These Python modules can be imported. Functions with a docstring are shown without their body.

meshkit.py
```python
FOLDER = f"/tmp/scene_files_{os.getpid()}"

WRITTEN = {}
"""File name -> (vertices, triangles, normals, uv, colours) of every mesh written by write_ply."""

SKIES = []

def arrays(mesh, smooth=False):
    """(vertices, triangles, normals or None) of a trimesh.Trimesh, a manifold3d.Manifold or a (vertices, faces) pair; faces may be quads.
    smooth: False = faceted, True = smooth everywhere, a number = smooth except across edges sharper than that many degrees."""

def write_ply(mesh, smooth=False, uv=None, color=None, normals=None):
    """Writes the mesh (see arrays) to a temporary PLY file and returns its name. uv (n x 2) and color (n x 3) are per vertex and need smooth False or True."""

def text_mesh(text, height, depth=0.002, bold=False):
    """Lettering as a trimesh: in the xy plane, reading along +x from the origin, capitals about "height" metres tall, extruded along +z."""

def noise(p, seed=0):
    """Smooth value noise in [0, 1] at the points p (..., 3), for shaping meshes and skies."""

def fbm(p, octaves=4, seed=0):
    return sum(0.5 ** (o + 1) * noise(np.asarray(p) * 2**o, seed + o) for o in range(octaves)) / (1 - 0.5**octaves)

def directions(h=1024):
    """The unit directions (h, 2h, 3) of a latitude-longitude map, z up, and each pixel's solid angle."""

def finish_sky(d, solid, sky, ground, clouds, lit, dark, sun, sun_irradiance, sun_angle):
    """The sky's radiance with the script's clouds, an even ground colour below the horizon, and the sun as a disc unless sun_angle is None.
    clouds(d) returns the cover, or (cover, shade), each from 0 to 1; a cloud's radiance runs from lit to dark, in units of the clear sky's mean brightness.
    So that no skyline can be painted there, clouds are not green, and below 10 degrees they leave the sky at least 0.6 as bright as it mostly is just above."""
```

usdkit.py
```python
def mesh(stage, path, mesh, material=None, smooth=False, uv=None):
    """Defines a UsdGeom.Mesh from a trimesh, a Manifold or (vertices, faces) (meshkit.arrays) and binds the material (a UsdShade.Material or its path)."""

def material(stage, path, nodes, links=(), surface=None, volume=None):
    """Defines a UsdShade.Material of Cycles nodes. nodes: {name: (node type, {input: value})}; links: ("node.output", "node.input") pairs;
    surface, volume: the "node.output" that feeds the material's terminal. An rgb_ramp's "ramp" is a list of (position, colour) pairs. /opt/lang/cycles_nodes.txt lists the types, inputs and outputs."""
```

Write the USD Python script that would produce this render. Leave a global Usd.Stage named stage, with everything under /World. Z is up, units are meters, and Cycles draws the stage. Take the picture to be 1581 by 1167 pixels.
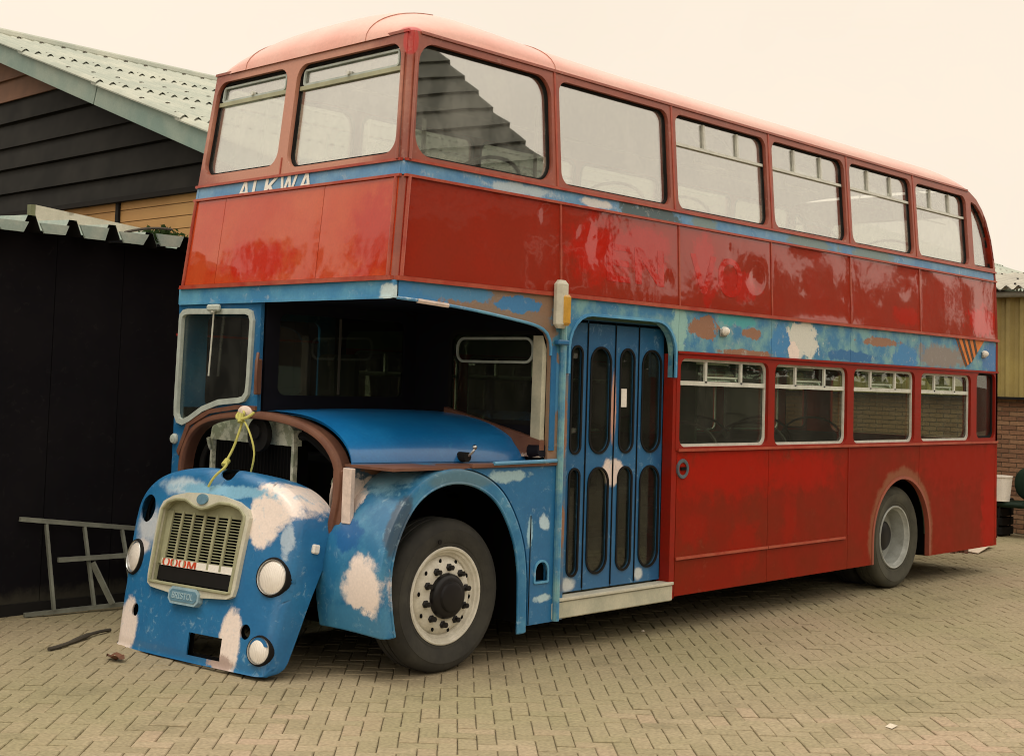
import math, random
import numpy as np, trimesh, usdkit, meshkit
from shapely.geometry import Polygon, Point, box as sbox
from shapely import affinity
from shapely.ops import unary_union
from pxr import Usd, UsdGeom, UsdLux, UsdShade, Gf, Sdf

random.seed(7); rng = np.random.RandomState(7)
stage = Usd.Stage.CreateInMemory()
UsdGeom.SetStageUpAxis(stage, UsdGeom.Tokens.z); UsdGeom.SetStageMetersPerUnit(stage, 1.0)
UsdGeom.Xform.Define(stage, '/World'); UsdGeom.Scope.Define(stage, '/World/Looks')

# ------------------------------------------------------------------ camera
EYE = np.array([-5.512, -6.203, 1.923])
def cam_basis(yaw=44.039, pitch=3.473, roll=1.819):
    y, p, r = map(math.radians, (yaw, pitch, roll))
    f = np.array([math.cos(y)*math.cos(p), math.sin(y)*math.cos(p), math.sin(p)])
    rt = np.array([math.sin(y), -math.cos(y), 0]); up = np.cross(rt, f)
    return math.cos(r)*rt+math.sin(r)*up, -math.sin(r)*rt+math.cos(r)*up, f
RT, UP, FW = cam_basis()
cam = UsdGeom.Camera.Define(stage, '/World/camera')
M4 = Gf.Matrix4d(*RT, 0, *UP, 0, *(-FW), 0, *EYE, 1)
cam.AddTransformOp().Set(M4)
cam.CreateHorizontalApertureAttr(36.0); cam.CreateVerticalApertureAttr(36.0*755/1024)
cam.CreateFocalLengthAttr(36.0*2033.1/1581)
cam.CreateHorizontalApertureOffsetAttr(36.0*(790.5-761.06)/1581)
cam.CreateVerticalApertureOffsetAttr(-36.0*(583.5-465.7)/1581)
cam.CreateClippingRangeAttr(Gf.Vec2f(0.05, 2000)); cam.CreateExposureAttr(0.0)

# ------------------------------------------------------------------ sky and sun (overcast)
SUN = np.array([-0.42, 0.14, 1.0]); SUN /= np.linalg.norm(SUN)
sky = UsdLux.DomeLight.Define(stage, '/World/sky')
skymat = usdkit.material(stage, '/World/Looks/sky_look', {
    'tc': ('texture_coordinate', {}), 'sep': ('separate_xyz', {}),
    'sky': ('sky_texture', {'sky_type': 'single_scattering', 'sun_disc': False, 'sun_elevation': math.asin(SUN[2]), 'sun_rotation': math.atan2(SUN[0], SUN[1])}),
    'mr': ('map_range', {'from_min': 0.0, 'from_max': 1.0, 'to_min': 0.0, 'to_max': 1.0, 'clamp': True}),
    'n': ('noise_texture', {'scale': 2.2, 'detail': 4.0}),
    'ramp': ('rgb_ramp', {'ramp': [(0, (10.2, 8.85, 7.25)), (0.3, (10.4, 9.1, 7.5)), (0.6, (15, 13.4, 11.5)), (1, (18, 16.5, 14.5))]}),
    'cl': ('mix_color', {'blend_type': 'mix', 'fac': 0.95, 'use_clamp': False}),
    'nv': ('map_range', {'from_min': 0.3, 'from_max': 0.7, 'to_min': 0.96, 'to_max': 1.04}),
    'mul': ('vector_math', {'math_type': 'scale'}),
    'bg': ('background_shader', {'strength': 0.1})},
    [('tc.generated', 'sep.vector'), ('sep.z', 'mr.value'), ('mr.result', 'ramp.fac'), ('tc.generated', 'n.vector'), ('n.fac', 'nv.value'),
     ('ramp.color', 'mul.vector1'), ('nv.result', 'mul.scale'), ('sky.color', 'cl.a'), ('mul.vector', 'cl.b'), ('cl.result', 'bg.color')], surface='bg.background')
UsdShade.MaterialBindingAPI.Apply(sky.GetPrim()).Bind(skymat)
sky.GetPrim().SetCustomDataByKey('kind', 'structure')
sun = UsdLux.DistantLight.Define(stage, '/World/sun')
sun.CreateIntensityAttr(0.30); sun.CreateAngleAttr(25.0); sun.CreateNormalizeAttr(True); sun.CreateColorAttr(Gf.Vec3f(1.0, 0.93, 0.82))
_x = np.cross([0, 0, 1], SUN); _x /= np.linalg.norm(_x); _y = np.cross(SUN, _x)
sun.AddTransformOp().Set(Gf.Matrix4d(*_x, 0, *_y, 0, *SUN, 0, 0, 0, 30, 1))

# ------------------------------------------------------------------ helpers: prims
used = {}
def numbered(parent, name):
    k = (parent, name); used[k] = used.get(k, -1)+1
    return f'{parent}/{name}' if used[k] == 0 else f'{parent}/{name}_{used[k]:03d}'
def keys(prim, label=None, cat=None, group=None, kind=None):
    for k, v in (('label', label), ('category', cat), ('group', group), ('kind', kind)):
        if v: prim.SetCustomDataByKey(k, v)
def thing(name, label, cat, loc=(0, 0, 0), matrix=None, group=None, kind=None, rotz=0):
    p = numbered('/World', name); x = UsdGeom.Xform.Define(stage, p)
    if matrix is not None: x.AddTransformOp().Set(matrix)
    else:
        x.AddTranslateOp().Set(Gf.Vec3d(*map(float, loc)))
        if rotz: x.AddRotateZOp().Set(float(rotz))
    keys(x.GetPrim(), label, cat, group, kind)
    return p
def part(parent, name, mesh, m, smooth=30, label=None, kind=None):
    if isinstance(mesh, list): mesh = trimesh.util.concatenate([x for x in mesh if len(x.faces)])
    p = numbered(parent, name); g = usdkit.mesh(stage, p, mesh, m, smooth)
    keys(g.GetPrim(), label, None, None, kind)
    return p
def single(name, mesh, m, label=None, cat=None, smooth=30, kind=None, group=None):
    p = part('/World', name, mesh, m, smooth); keys(stage.GetPrimAtPath(p), label, cat, group, kind); return p

# ------------------------------------------------------------------ helpers: meshes
def tm(v, f): return trimesh.Trimesh(np.asarray(v, float), np.asarray(f), process=False)
def box(x0, y0, z0, x1, y1, z1, bev=0.0):
    if bev:
        b = min(bev, .49*min(x1-x0, y1-y0, z1-z0)); pts = []
        for sx in (0, 1):
            for sy in (0, 1):
                for sz in (0, 1):
                    X = (x0, x1)[sx]; Y = (y0, y1)[sy]; Z = (z0, z1)[sz]; ix = b*(1-2*sx); iy = b*(1-2*sy); iz = b*(1-2*sz)
                    pts += [(X, Y+iy, Z+iz), (X+ix, Y, Z+iz), (X+ix, Y+iy, Z)]
        return trimesh.convex.convex_hull(np.array(pts))
    return trimesh.creation.box(bounds=[[x0, y0, z0], [x1, y1, z1]])
def tube(pts, r, n=8, closed=False):
    P = np.asarray(pts, float); N = len(P); R = np.broadcast_to(np.asarray(r, float), (N,))
    T = np.roll(P, -1, 0)-np.roll(P, 1, 0) if closed else np.gradient(P, axis=0)
    T /= np.maximum(np.linalg.norm(T, axis=1, keepdims=True), 1e-9)
    a = np.array([0, 0, 1.]) if abs(T[0][2]) < .9 else np.array([1., 0, 0]); u = np.cross(T[0], a); u /= np.linalg.norm(u)
    V = []
    for i in range(N):
        u = u-T[i]*(u@T[i]); u /= np.linalg.norm(u); w = np.cross(T[i], u)
        for k in range(n):
            t = 2*math.pi*k/n; V.append(P[i]+R[i]*(math.cos(t)*u+math.sin(t)*w))
    F = []
    for i in range(N if closed else N-1):
        j = (i+1) % N
        for k in range(n):
            l = (k+1) % n; F += [(i*n+k, i*n+l, j*n+l), (i*n+k, j*n+l, j*n+k)]
    if not closed:
        c0 = len(V); V += [P[0], P[-1]]
        for k in range(n):
            l = (k+1) % n; F += [(c0, l, k), (c0+1, (N-1)*n+k, (N-1)*n+l)]
    return tm(V, F)
def bar(a, b, w, h, up=(0, 0, 1), bev=0):
    a = np.asarray(a, float); b = np.asarray(b, float); d = b-a; L = np.linalg.norm(d); d /= L
    up = np.asarray(up, float); s = np.cross(up, d); s /= np.linalg.norm(s); t = np.cross(d, s)
    m = box(0, -w/2, -h/2, L, w/2, h/2, bev); T = np.eye(4); T[:3, 0] = d; T[:3, 1] = s; T[:3, 2] = t; T[:3, 3] = a
    m.apply_transform(T); return m
def smooth_curve(pts, n=40):
    from scipy.interpolate import CubicSpline
    P = np.asarray(pts, float); t = np.r_[0, np.cumsum(np.linalg.norm(np.diff(P, axis=0), axis=1))]
    return CubicSpline(t, P)(np.linspace(0, t[-1], n))
def grid(fn, us, vs):
    V = np.array([fn(u, v) for u in us for v in vs], float); nv = len(vs); F = []
    for i in range(len(us)-1):
        for j in range(nv-1):
            a = i*nv+j; F += [(a, a+nv, a+nv+1), (a, a+nv+1, a+1)]
    return tm(V, F)
def lathe(prof, n=48):
    """prof: (r, a) pairs; turned about the y axis, a along +y."""
    P = np.asarray(prof, float); th = np.arange(n)*2*math.pi/n
    V = np.stack([np.outer(P[:, 0], np.cos(th)), np.repeat(P[:, 1:2], n, 1), np.outer(P[:, 0], np.sin(th))], -1).reshape(-1, 3); F = []
    for i in range(len(P)-1):
        for k in range(n):
            l = (k+1) % n; F += [(i*n+k, i*n+l, (i+1)*n+l), (i*n+k, (i+1)*n+l, (i+1)*n+k)]
    return tm(V, F)
def rrect(x0, z0, x1, z1, r, q=6):
    return sbox(x0+r, z0+r, x1-r, z1-r).buffer(r, quad_segs=q)
def extr(poly, h):
    ps = getattr(poly, 'geoms', [poly])
    return trimesh.util.concatenate([trimesh.creation.extrude_polygon(p, h, engine='earcut') for p in ps if p.area > 1e-6])
W = 2.44
def yprof(z): return np.interp(z, [0, 2.55, 3.25, 4.15, 4.4], [0, 0, .03, .10, .13])
def xprof(z): return np.maximum(0, (np.asarray(z)-2.55)*.1)
def xrear(z): return np.interp(z, [0, 3.25, 3.5, 3.7, 3.9, 4.02, 4.12, 4.2, 4.27], [9.1, 9.1, 9.085, 9.04, 8.95, 8.85, 8.72, 8.52, 8.3])
def side(poly, t=.03, d=0.0, off=False, sub=None):
    """A sheet of the near side: poly in (x, z), thickness t, its outer face d metres inside the body line (negative: proud)."""
    m = extr(poly, t)
    if sub: m = m.subdivide_to_size(sub)
    a, b, h = m.vertices.T; w = d+t-h; x = a+xprof(b)*np.clip(1-a/1.6, 0, 1); y = yprof(b)+w
    if off: return tm(np.c_[x, W-y, b], m.faces[:, ::-1])
    return tm(np.c_[x, y, b], m.faces)
def front(poly, t=.03, d=0.0, sub=None):
    m = extr(poly, t)
    if sub: m = m.subdivide_to_size(sub)
    a, b, h = m.vertices.T; k = (W/2-yprof(b))/(W/2)
    return tm(np.c_[xprof(b)+d+t-h, W/2+(a-W/2)*k, b], m.faces[:, ::-1])
def crossx(poly, x, t):
    """A wall across the bus at x, poly in (y, z)."""
    m = extr(poly, t); a, b, h = m.vertices.T; return tm(np.c_[x+t-h, a, b], m.faces[:, ::-1])
def flat(poly, t):
    return extr(poly, t)

# ------------------------------------------------------------------ helpers: materials
def L(p): return '/World/Looks/'+p
def paint(name, base, base2=None, scale=3.0, mixr=(.4, .65), patches=(), rough=.45, coat=0.0, coatr=.08, bump=0.0, bscale=6.0, metallic=0.0, spec=.5, amp=2.6, nscale=8.0, roughvar=0.0, coord='object', scuff=None):
    """Paint, primer, metal: a base with a second tone in noisy areas, and worn or filled patches (centre, radii, colour, softness)."""
    N = {'tc': ('texture_coordinate', {}), 'n1': ('noise_texture', {'scale': scale, 'detail': 5.0, 'roughness': .62}),
         'mr1': ('map_range', {'from_min': mixr[0], 'from_max': mixr[1], 'clamp': True}),
         'c0': ('mix_color', {'a': base, 'b': base2 or base}),
         'n2': ('noise_texture', {'scale': nscale, 'detail': 8.0, 'roughness': .68}),
         'n3': ('noise_texture', {'scale': 60.0, 'detail': 3.0}), 'mr3': ('map_range', {'from_min': .3, 'from_max': .7, 'to_min': .94, 'to_max': 1.06}),
         'fin': ('vector_math', {'math_type': 'scale'}),
         'b': ('principled_bsdf', {'roughness': rough, 'coat_weight': coat, 'coat_roughness': coatr, 'coat_ior': 1.6, 'metallic': metallic, 'specular_ior_level': spec})}
    K = [('tc.'+coord, 'n1.vector'), ('n1.fac', 'mr1.value'), ('mr1.result', 'c0.fac'), ('tc.'+coord, 'n2.vector'), ('tc.'+coord, 'n3.vector'), ('n3.fac', 'mr3.value')]
    cur = 'c0.result'
    for i, pt in enumerate(patches):
        c, r, col, soft = pt[:4]; soft *= .5; am = pt[4] if len(pt) > 4 else amp
        N[f'mp{i}'] = ('mapping', {'mapping_type': 'point', 'scale': tuple(1/q for q in r), 'location': tuple(-a/q for a, q in zip(c, r))})
        N[f'ln{i}'] = ('vector_math', {'math_type': 'length'})
        N[f'ad{i}'] = ('math', {'math_type': 'multiply_add', 'value2': am})
        N[f'mk{i}'] = ('map_range', {'range_type': 'smoothstep', 'from_min': 1+am/2-soft, 'from_max': 1+am/2+soft, 'to_min': 1.0, 'to_max': 0.0, 'clamp': True})
        N[f'px{i}'] = ('mix_color', {'b': col})
        K += [('tc.'+coord, f'mp{i}.vector'), (f'mp{i}.vector', f'ln{i}.vector1'), ('n2.fac', f'ad{i}.value1'), (f'ln{i}.value', f'ad{i}.value3'),
              (f'ad{i}.value', f'mk{i}.value'), (f'mk{i}.result', f'px{i}.fac'), (cur, f'px{i}.a')]
        cur = f'px{i}.result'
    if scuff:
        N['sn'] = ('noise_texture', {'scale': 16.0, 'detail': 9.0, 'roughness': .72, 'distortion': .6}); N['sr'] = ('map_range', {'from_min': .56, 'from_max': .66, 'to_min': 0.0, 'to_max': scuff[1], 'clamp': True}); N['sx'] = ('mix_color', {'b': scuff[0]})
        N['sl'] = ('noise_texture', {'scale': 2.5, 'detail': 3.0}); N['sm'] = ('map_range', {'from_min': .42, 'from_max': .6, 'clamp': True}); N['sp'] = ('math', {'math_type': 'multiply'})
        K += [('tc.'+coord, 'sn.vector'), ('sn.fac', 'sr.value'), ('tc.'+coord, 'sl.vector'), ('sl.fac', 'sm.value'), ('sr.result', 'sp.value1'), ('sm.result', 'sp.value2'), ('sp.value', 'sx.fac'), (cur, 'sx.a')]; cur = 'sx.result'
    K += [(cur, 'fin.vector1'), ('mr3.result', 'fin.scale'), ('fin.vector', 'b.base_color')]
    if roughvar:
        N['rv'] = ('map_range', {'from_min': .3, 'from_max': .7, 'to_min': rough-roughvar, 'to_max': rough+roughvar, 'clamp': True}); K += [('n2.fac', 'rv.value'), ('rv.result', 'b.roughness')]
    if bump:
        N['nb'] = ('noise_texture', {'scale': bscale, 'detail': 3.0}); N['bp'] = ('bump', {'strength': 1.0, 'distance': bump})
        K += [('tc.'+coord, 'nb.vector'), ('nb.fac', 'bp.height'), ('bp.normal', 'b.normal'), ('bp.normal', 'b.coat_normal')]
    return usdkit.material(stage, L(name), N, K, surface='b.BSDF')
def plain(name, col, rough=.6, metallic=0.0, var=.25, scale=8, **k):
    return paint(name, col, tuple(c*(1-var) for c in col), scale=scale, rough=rough, metallic=metallic, **k)
def glass(name, tint, base=.13, k=.3, rough=.01, dust=.012):
    return usdkit.material(stage, L(name), {
        'tc': ('texture_coordinate', {}), 'tr': ('transparent_bsdf', {'color': tint}), 'gl': ('glossy_bsdf', {'color': (.95, .95, .93), 'roughness': rough}), 'fr': ('layer_weight', {'blend': .5}),
        'mp': ('mapping', {'mapping_type': 'point', 'scale': (3.0, 3.0, 1.8)}), 'dn': ('noise_texture', {'scale': 1.3, 'detail': 7.0, 'roughness': .65}), 'dr': ('map_range', {'from_min': .42, 'from_max': .68, 'to_min': .004, 'to_max': dust, 'clamp': True}),
        'wn': ('noise_texture', {'scale': 1.7, 'detail': 1.0}), 'bp': ('bump', {'strength': 1.0, 'distance': .0012}), 'df': ('diffuse_bsdf', {'color': (.55, .54, .48)}), 'md': ('mix_closure', {}),
        'ma': ('math', {'math_type': 'multiply_add', 'value2': k, 'value3': base, 'use_clamp': True}), 'mx': ('mix_closure', {})},
        [('fr.facing', 'ma.value1'), ('ma.value', 'mx.fac'), ('tr.BSDF', 'mx.closure1'), ('gl.BSDF', 'mx.closure2'), ('tc.object', 'mp.vector'), ('mp.vector', 'dn.vector'), ('dn.fac', 'dr.value'), ('tc.object', 'wn.vector'), ('wn.fac', 'bp.height'), ('bp.normal', 'gl.normal'),
         ('dr.result', 'md.fac'), ('mx.closure', 'md.closure1'), ('df.BSDF', 'md.closure2')], surface='md.closure')

RED = (.36, .020, .012); BRIGHT = (.56, .010, .004); DULL = (.25, .028, .018); PRIMER = (.26, .125, .07); FILL = (.80, .69, .62); BLUE = (.012, .16, .36); TEAL = (.05, .26, .33); LBLUE = (.10, .32, .50)
PINK = (.42, .13, .085)
m_red_low = paint('dull_red_paint', scuff=((.24, .05, .025), 0.5), base=(.225, .013, .004), base2=(.18, .019, .006), scale=2.0, patches=[
    ((3.8, 0, 1.26), (.85, 2, .20), (.33, .010, .002), 1.1), ((5.0, 0, 1.22), (.55, 2, .16), (.33, .010, .002), 1.1), ((4.05, 0, .62), (.22, 2, .2), (.265, .012, .003), 1.1), ((4.75, 0, .8), (.1, 2, .2), (.265, .012, .003), 1.1),
    ((3.3, 0, .8), (.16, 2, .14), (.26, .013, .004), 1.1), ((8.9, 0, .75), (.17, 2, .75), (.33, .010, .003), .6), ((8.2, 0, 1.2), (.9, 2, .25), (.265, .012, .003), 1.1),
    ((6.855, 0, .51), (.668, 2, .685), (.24, .085, .045), .10, .25)], rough=.5, coat=.08, coatr=.2, bump=.006, bscale=2.2, roughvar=.1, spec=.06)
m_red_sur = paint('red_window_surround_paint', (.26, .013, .006), (.20, .018, .009), 3.0, rough=.4, coat=.12, coatr=.2, spec=.1)
m_red_up = paint('glossy_red_panel_paint', (.22, .020, .008), (.25, .016, .005), 1.6, patches=[
    ((2.05, 0, 2.92), (.34, 2, .22), (.38, .010, .002), 1.0), ((2.6, 0, 2.98), (.35, 2, .17), (.33, .012, .005), .5), ((3.4, 0, 2.9), (.15, 2, .28), (.33, .012, .005), .5), ((3.9, 0, 2.8), (.3, 2, .12), (.34, .012, .005), .5),
    ((6.9, 0, 2.72), (.25, 2, .10), (.32, .012, .003), .8), ((8.7, 0, 2.75), (.35, 2, .16), (.38, .008, .003), .5)],
    rough=.4, coat=1.0, coatr=.05, bump=.004, bscale=3.0, spec=.05)
m_red_frt = paint('glossy_red_front_paint', (.46, .045, .010), (.50, .080, .022), 1.5, patches=[
    ((0, 1.5, 2.72), (2, .4, .13), (.46, .018, .004), 1.0), ((0, .25, 2.85), (2, .2, .3), (.42, .022, .006), 1.0)], rough=.4, coat=1.0, coatr=.05, bump=.004, bscale=2.4, spec=.05)
m_letter = plain('ghost_letter_red', (.42, .010, .002), .4, coat=.9, bump=.004, spec=.05)
m_pink = paint('faded_red_primer', scuff=((.40, .20, .14), 0.5), base=(.28, .062, .032), base2=(.22, .05, .028), scale=3.0, patches=[((.1, 1.25, 3.75), (.25, 1.15, .6), (.46, .20, .13), .3, .3), ((.16, .10, 4.15), (.07, .07, .12), (.40, .012, .003), .2, .3)], rough=.5, coat=.25, coatr=.2)
m_trim = paint('red_trim_with_sheen', (.36, .075, .04), (.30, .03, .015), 6.0, rough=.45, coat=.3, coatr=.2, spec=.2)  # lighter pinkish red: the sheen on the beads is put into the colour
m_roof = paint('faded_roof_paint_with_sheen', (.66, .33, .25), (.62, .26, .19), 2.0, patches=[((.19, .14, 4.20), (.10, .10, .07), (.42, .012, .004), .3, .3)], rough=.42, coat=.6, coatr=.2)  # sky sheen is put into this pink, over faded red paint
m_seamr = plain('roof_seam_paint', (.46, .20, .14), .5)
m_band = paint('worn_blue_band', scuff=((.42, .44, .40), 0.7), base=(.035, .18, .34), base2=(.16, .34, .36), scale=4.5, mixr=(.42, .60), patches=[
    ((3.4, 0, 2.42), (.22, 2, .09), PRIMER, .1), ((4.1, 0, 2.40), (.12, 2, .05), PRIMER, .12), ((4.9, 0, 2.38), (.30, 2, .17), (.62, .62, .55), .25), ((4.75, 0, 2.28), (.1, 2, .08), (.80, .68, .60), .15), ((4.55, 0, 2.33), (.14, 2, .16), (.04, .20, .42), .2),
    ((6.35, 0, 2.43), (.36, 2, .045), PRIMER, .12), ((7.7, 0, 2.33), (.6, 2, .12), (.22, .19, .17), .5), ((5.8, 0, 2.27), (.45, 2, .05), (.02, .13, .30), .3), ((6.9, 0, 2.30), (.3, 2, .1), (.04, .20, .42), .3), ((4.0, 0, 2.23), (.4, 2, .03), PRIMER, .3), ((8.9, 0, 2.35), (.2, 2, .2), (.05, .17, .38), .3),
    ((3.05, 0, 2.4), (.1, 2, .2), (.25, .45, .42), .3), ((3.9, 0, 2.5), (.3, 2, .05), (.06, .33, .36), .3)], rough=.5, coat=.15, coatr=.25)
m_canopy = paint('patchy_canopy_paint', scuff=((.34, .36, .34), 0.6), base=(.24, .14, .085), base2=(.20, .15, .11), scale=3.0, patches=[
    ((.1, 0, 2.5), (.45, 2, .09), (.04, .20, .42), .2), ((.55, 0, 2.5), (.35, 2, .06), (.06, .21, .38), .3), ((1.15, 0, 2.46), (.26, 2, .055), (.04, .18, .38), .15), ((1.58, 0, 1.9), (.05, 2, .2), (.06, .22, .40), .3), ((1.6, 0, 2.4), (.1, 2, .12), (.07, .25, .38), .3), ((1.6, 0, 2.2), (.08, 2, .08), (.05, .2, .3), .3)], rough=.55, coat=.1)
m_frband = paint('light_blue_front_band', scuff=((.45, .55, .60), 0.6), base=(.05, .23, .44), base2=(.12, .36, .52), scale=3.0, patches=[((0, .05, 2.47), (.5, .08, .05), (.55, .68, .70), .4)], rough=.45, coat=.3, coatr=.2)
m_stripe = paint('thin_blue_stripe', scuff=((.5, .52, .5), 0.6), base=(.07, .22, .42), base2=(.15, .32, .48), scale=5.0, patches=[
    ((1.2, 0, 3.27), (.35, 2, .04), (.4, .5, .55), .6), ((2.0, 0, 3.27), (.2, 2, .03), (.6, .6, .58), .6), ((2.7, 0, 3.27), (.35, 2, .08), (.05, .09, .10), .3), ((3.4, 0, 3.27), (.2, 2, .06), (.16, .24, .24), .4), ((5.1, 0, 3.27), (.4, 2, .06), (.16, .24, .24), .4), ((6.3, 0, 3.27), (.4, 2, .06), (.16, .24, .24), .4)], rough=.5, coat=.2)
m_blue = paint('blue_paint', scuff=((.22, .36, .46), 0.6), base=(.010, .105, .25), base2=(.018, .135, .29), scale=3.0, patches=[((1.5, 0, .95), (.05, 2, .05), (.45, .6, .68), .5), ((1.35, 0, .9), (.03, 2, .1), (.3, .5, .6), .5), ((1.5, 0, .42), (.08, 2, .03), (.4, .55, .6), .5), ((1.1, 0, 1.28), (.2, 2, .04), (.3, .45, .5), .5)], rough=.42, coat=.35, coatr=.15)
m_bonnet = paint('bonnet_blue_paint', scuff=((.03, .22, .42), 0.4), base=(.004, .12, .33), base2=(.008, .15, .38), scale=3.0, rough=.34, coat=.5, coatr=.12)
m_guard = paint('mudguard_blue_paint', scuff=((.34, .50, .58), 0.7), base=(.016, .14, .29), base2=(.05, .21, .36), scale=5.0, mixr=(.45, .62), patches=[
    ((.0, .15, .60), (.4, .15, .20), FILL, .4, 1.5), ((.0, .10, .44), (.4, .07, .08), FILL, .6, 1.6), ((.05, .2, .38), (.3, .25, .1), (.04, .18, .32), .4), ((.15, .45, 1.1), (.15, .12, .14), FILL, .3), ((.3, .3, 1.27), (.25, .2, .1), (.20, .42, .56), .6), ((.0, .35, .9), (.2, .12, .1), (.008, .10, .28), .4), ((.1, -.01, 1.02), (.12, .06, .2), (.03, .07, .12), .5, 1.4), ((.7, -.01, 1.28), (.4, .06, .06), (.07, .16, .22), .6, 1.4)], rough=.45, coat=.3, coatr=.2)
m_wing = paint('inner_wing_paint', (.06, .11, .17), (.10, .15, .20), 5.0, patches=[((.12, .4, 1.18), (.13, 2, .11), FILL, .25), ((.35, .4, 1.32), (.2, 2, .03), PRIMER, .2), ((.05, .4, .98), (.06, 2, .2), PRIMER, .2)], rough=.5)
m_nose = paint('nose_panel_blue_paint', scuff=((.30, .46, .56), 0.6), base=(.012, .125, .30), base2=(.02, .16, .35), scale=2.6, patches=[
    ((.66, 1.07, 0), (.20, .16, 3), FILL, .34, 1.1), ((.60, .96, 0), (.13, .17, 3), FILL, .34, 1.1), ((.86, 1.17, 0), (.12, .07, 3), FILL, .3, .8), ((-.70, .13, 0), (.14, .19, 3), FILL, .30, .9), ((.47, .17, 0), (.10, .20, 3), FILL, .30, 1.1), ((.40, .03, 0), (.12, .05, 3), (.45, .34, .30), .4),
    ((-.30, 1.14, 0), (.22, .055, 3), (.48, .60, .68), 1.0, 1.5), ((-.62, .84, 0), (.17, .12, 3), (.50, .54, .58), .9, 1.6), ((-.66, .70, 0), (.10, .05, 3), (.66, .62, .60), .7, 1.2), ((.15, 1.13, 0), (.5, .04, 3), (.20, .42, .58), .6), ((.82, .86, 0), (.05, .1, 3), (.35, .45, .55), .5)], rough=.45, coat=.25, coatr=.2, nscale=10.0, bump=.003, bscale=9.0)
m_door = paint('folding_door_blue_paint', scuff=((.20, .32, .42), 0.7), base=(.010, .085, .20), base2=(.016, .11, .24), scale=4.0, patches=[((2.38, 0, 1.27), (.13, 2, .10), (.72, .60, .54), .3, 1.2), ((2.36, 0, 1.75), (.03, 2, .25), (.55, .30, .22), .5, 1.0), ((1.88, 0, .47), (.07, 2, .05), (.5, .54, .54), .8, 1.6), ((2.72, 0, .48), (.05, 2, .04), (.5, .54, .54), .8, 1.6)], rough=.42, coat=.3)
m_post = paint('door_post_paint', scuff=((.3,.35,.36), 0.6), base=(.03, .14, .27), base2=(.20, .15, .11), scale=4.0, patches=[((1.72, 0, 2.2), (.06, 2, .2), (.60, .48, .42), .3), ((1.67, 0, 1.65), (.04, 2, .25), PRIMER, .2), ((1.67, 0, .9), (.04, 2, .15), PRIMER, .2)], rough=.5)
m_primer = paint('brown_primer', (.16, .068, .038), (.12, .045, .026), 6.0, rough=.6, patches=[((1.5, 0, 1.4), (.07, .5, .04), (.6, .5, .42), .3)])
m_filler = plain('pink_white_filler', (.74, .60, .52), .7)
m_cream = plain('cream_painted_metal', (.55, .53, .42), .5, var=.15)
m_rubber_cream = plain('pale_window_rubber', (.42, .47, .42), .6, var=.2)
m_step = paint('cream_step', (.52, .50, .38), (.38, .38, .29), 4.0, rough=.6)
m_alu = plain('window_frame_aluminium', (.62, .62, .54), .4, var=.2)
m_dark = plain('black_underbody', (.009, .008, .007), .8, spec=.2)
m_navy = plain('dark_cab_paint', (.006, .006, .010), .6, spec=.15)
m_inner = plain('interior_lining_grey_green', (.34, .37, .31), .7, var=.1)
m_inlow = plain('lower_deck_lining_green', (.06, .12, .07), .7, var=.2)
m_ceil = plain('ceiling_lining', (.46, .47, .42), .7, var=.1)
m_floor = plain('dark_lino_floor', (.04, .035, .03), .7)
m_seat = plain('dark_seat_moquette', (.03, .035, .03), .9)
m_sfr = plain('dull_brown_seat_tube', (.05, .045, .035), .6)
m_chrome = plain('worn_chrome', (.55, .56, .55), .25, metallic=1.0)
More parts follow.
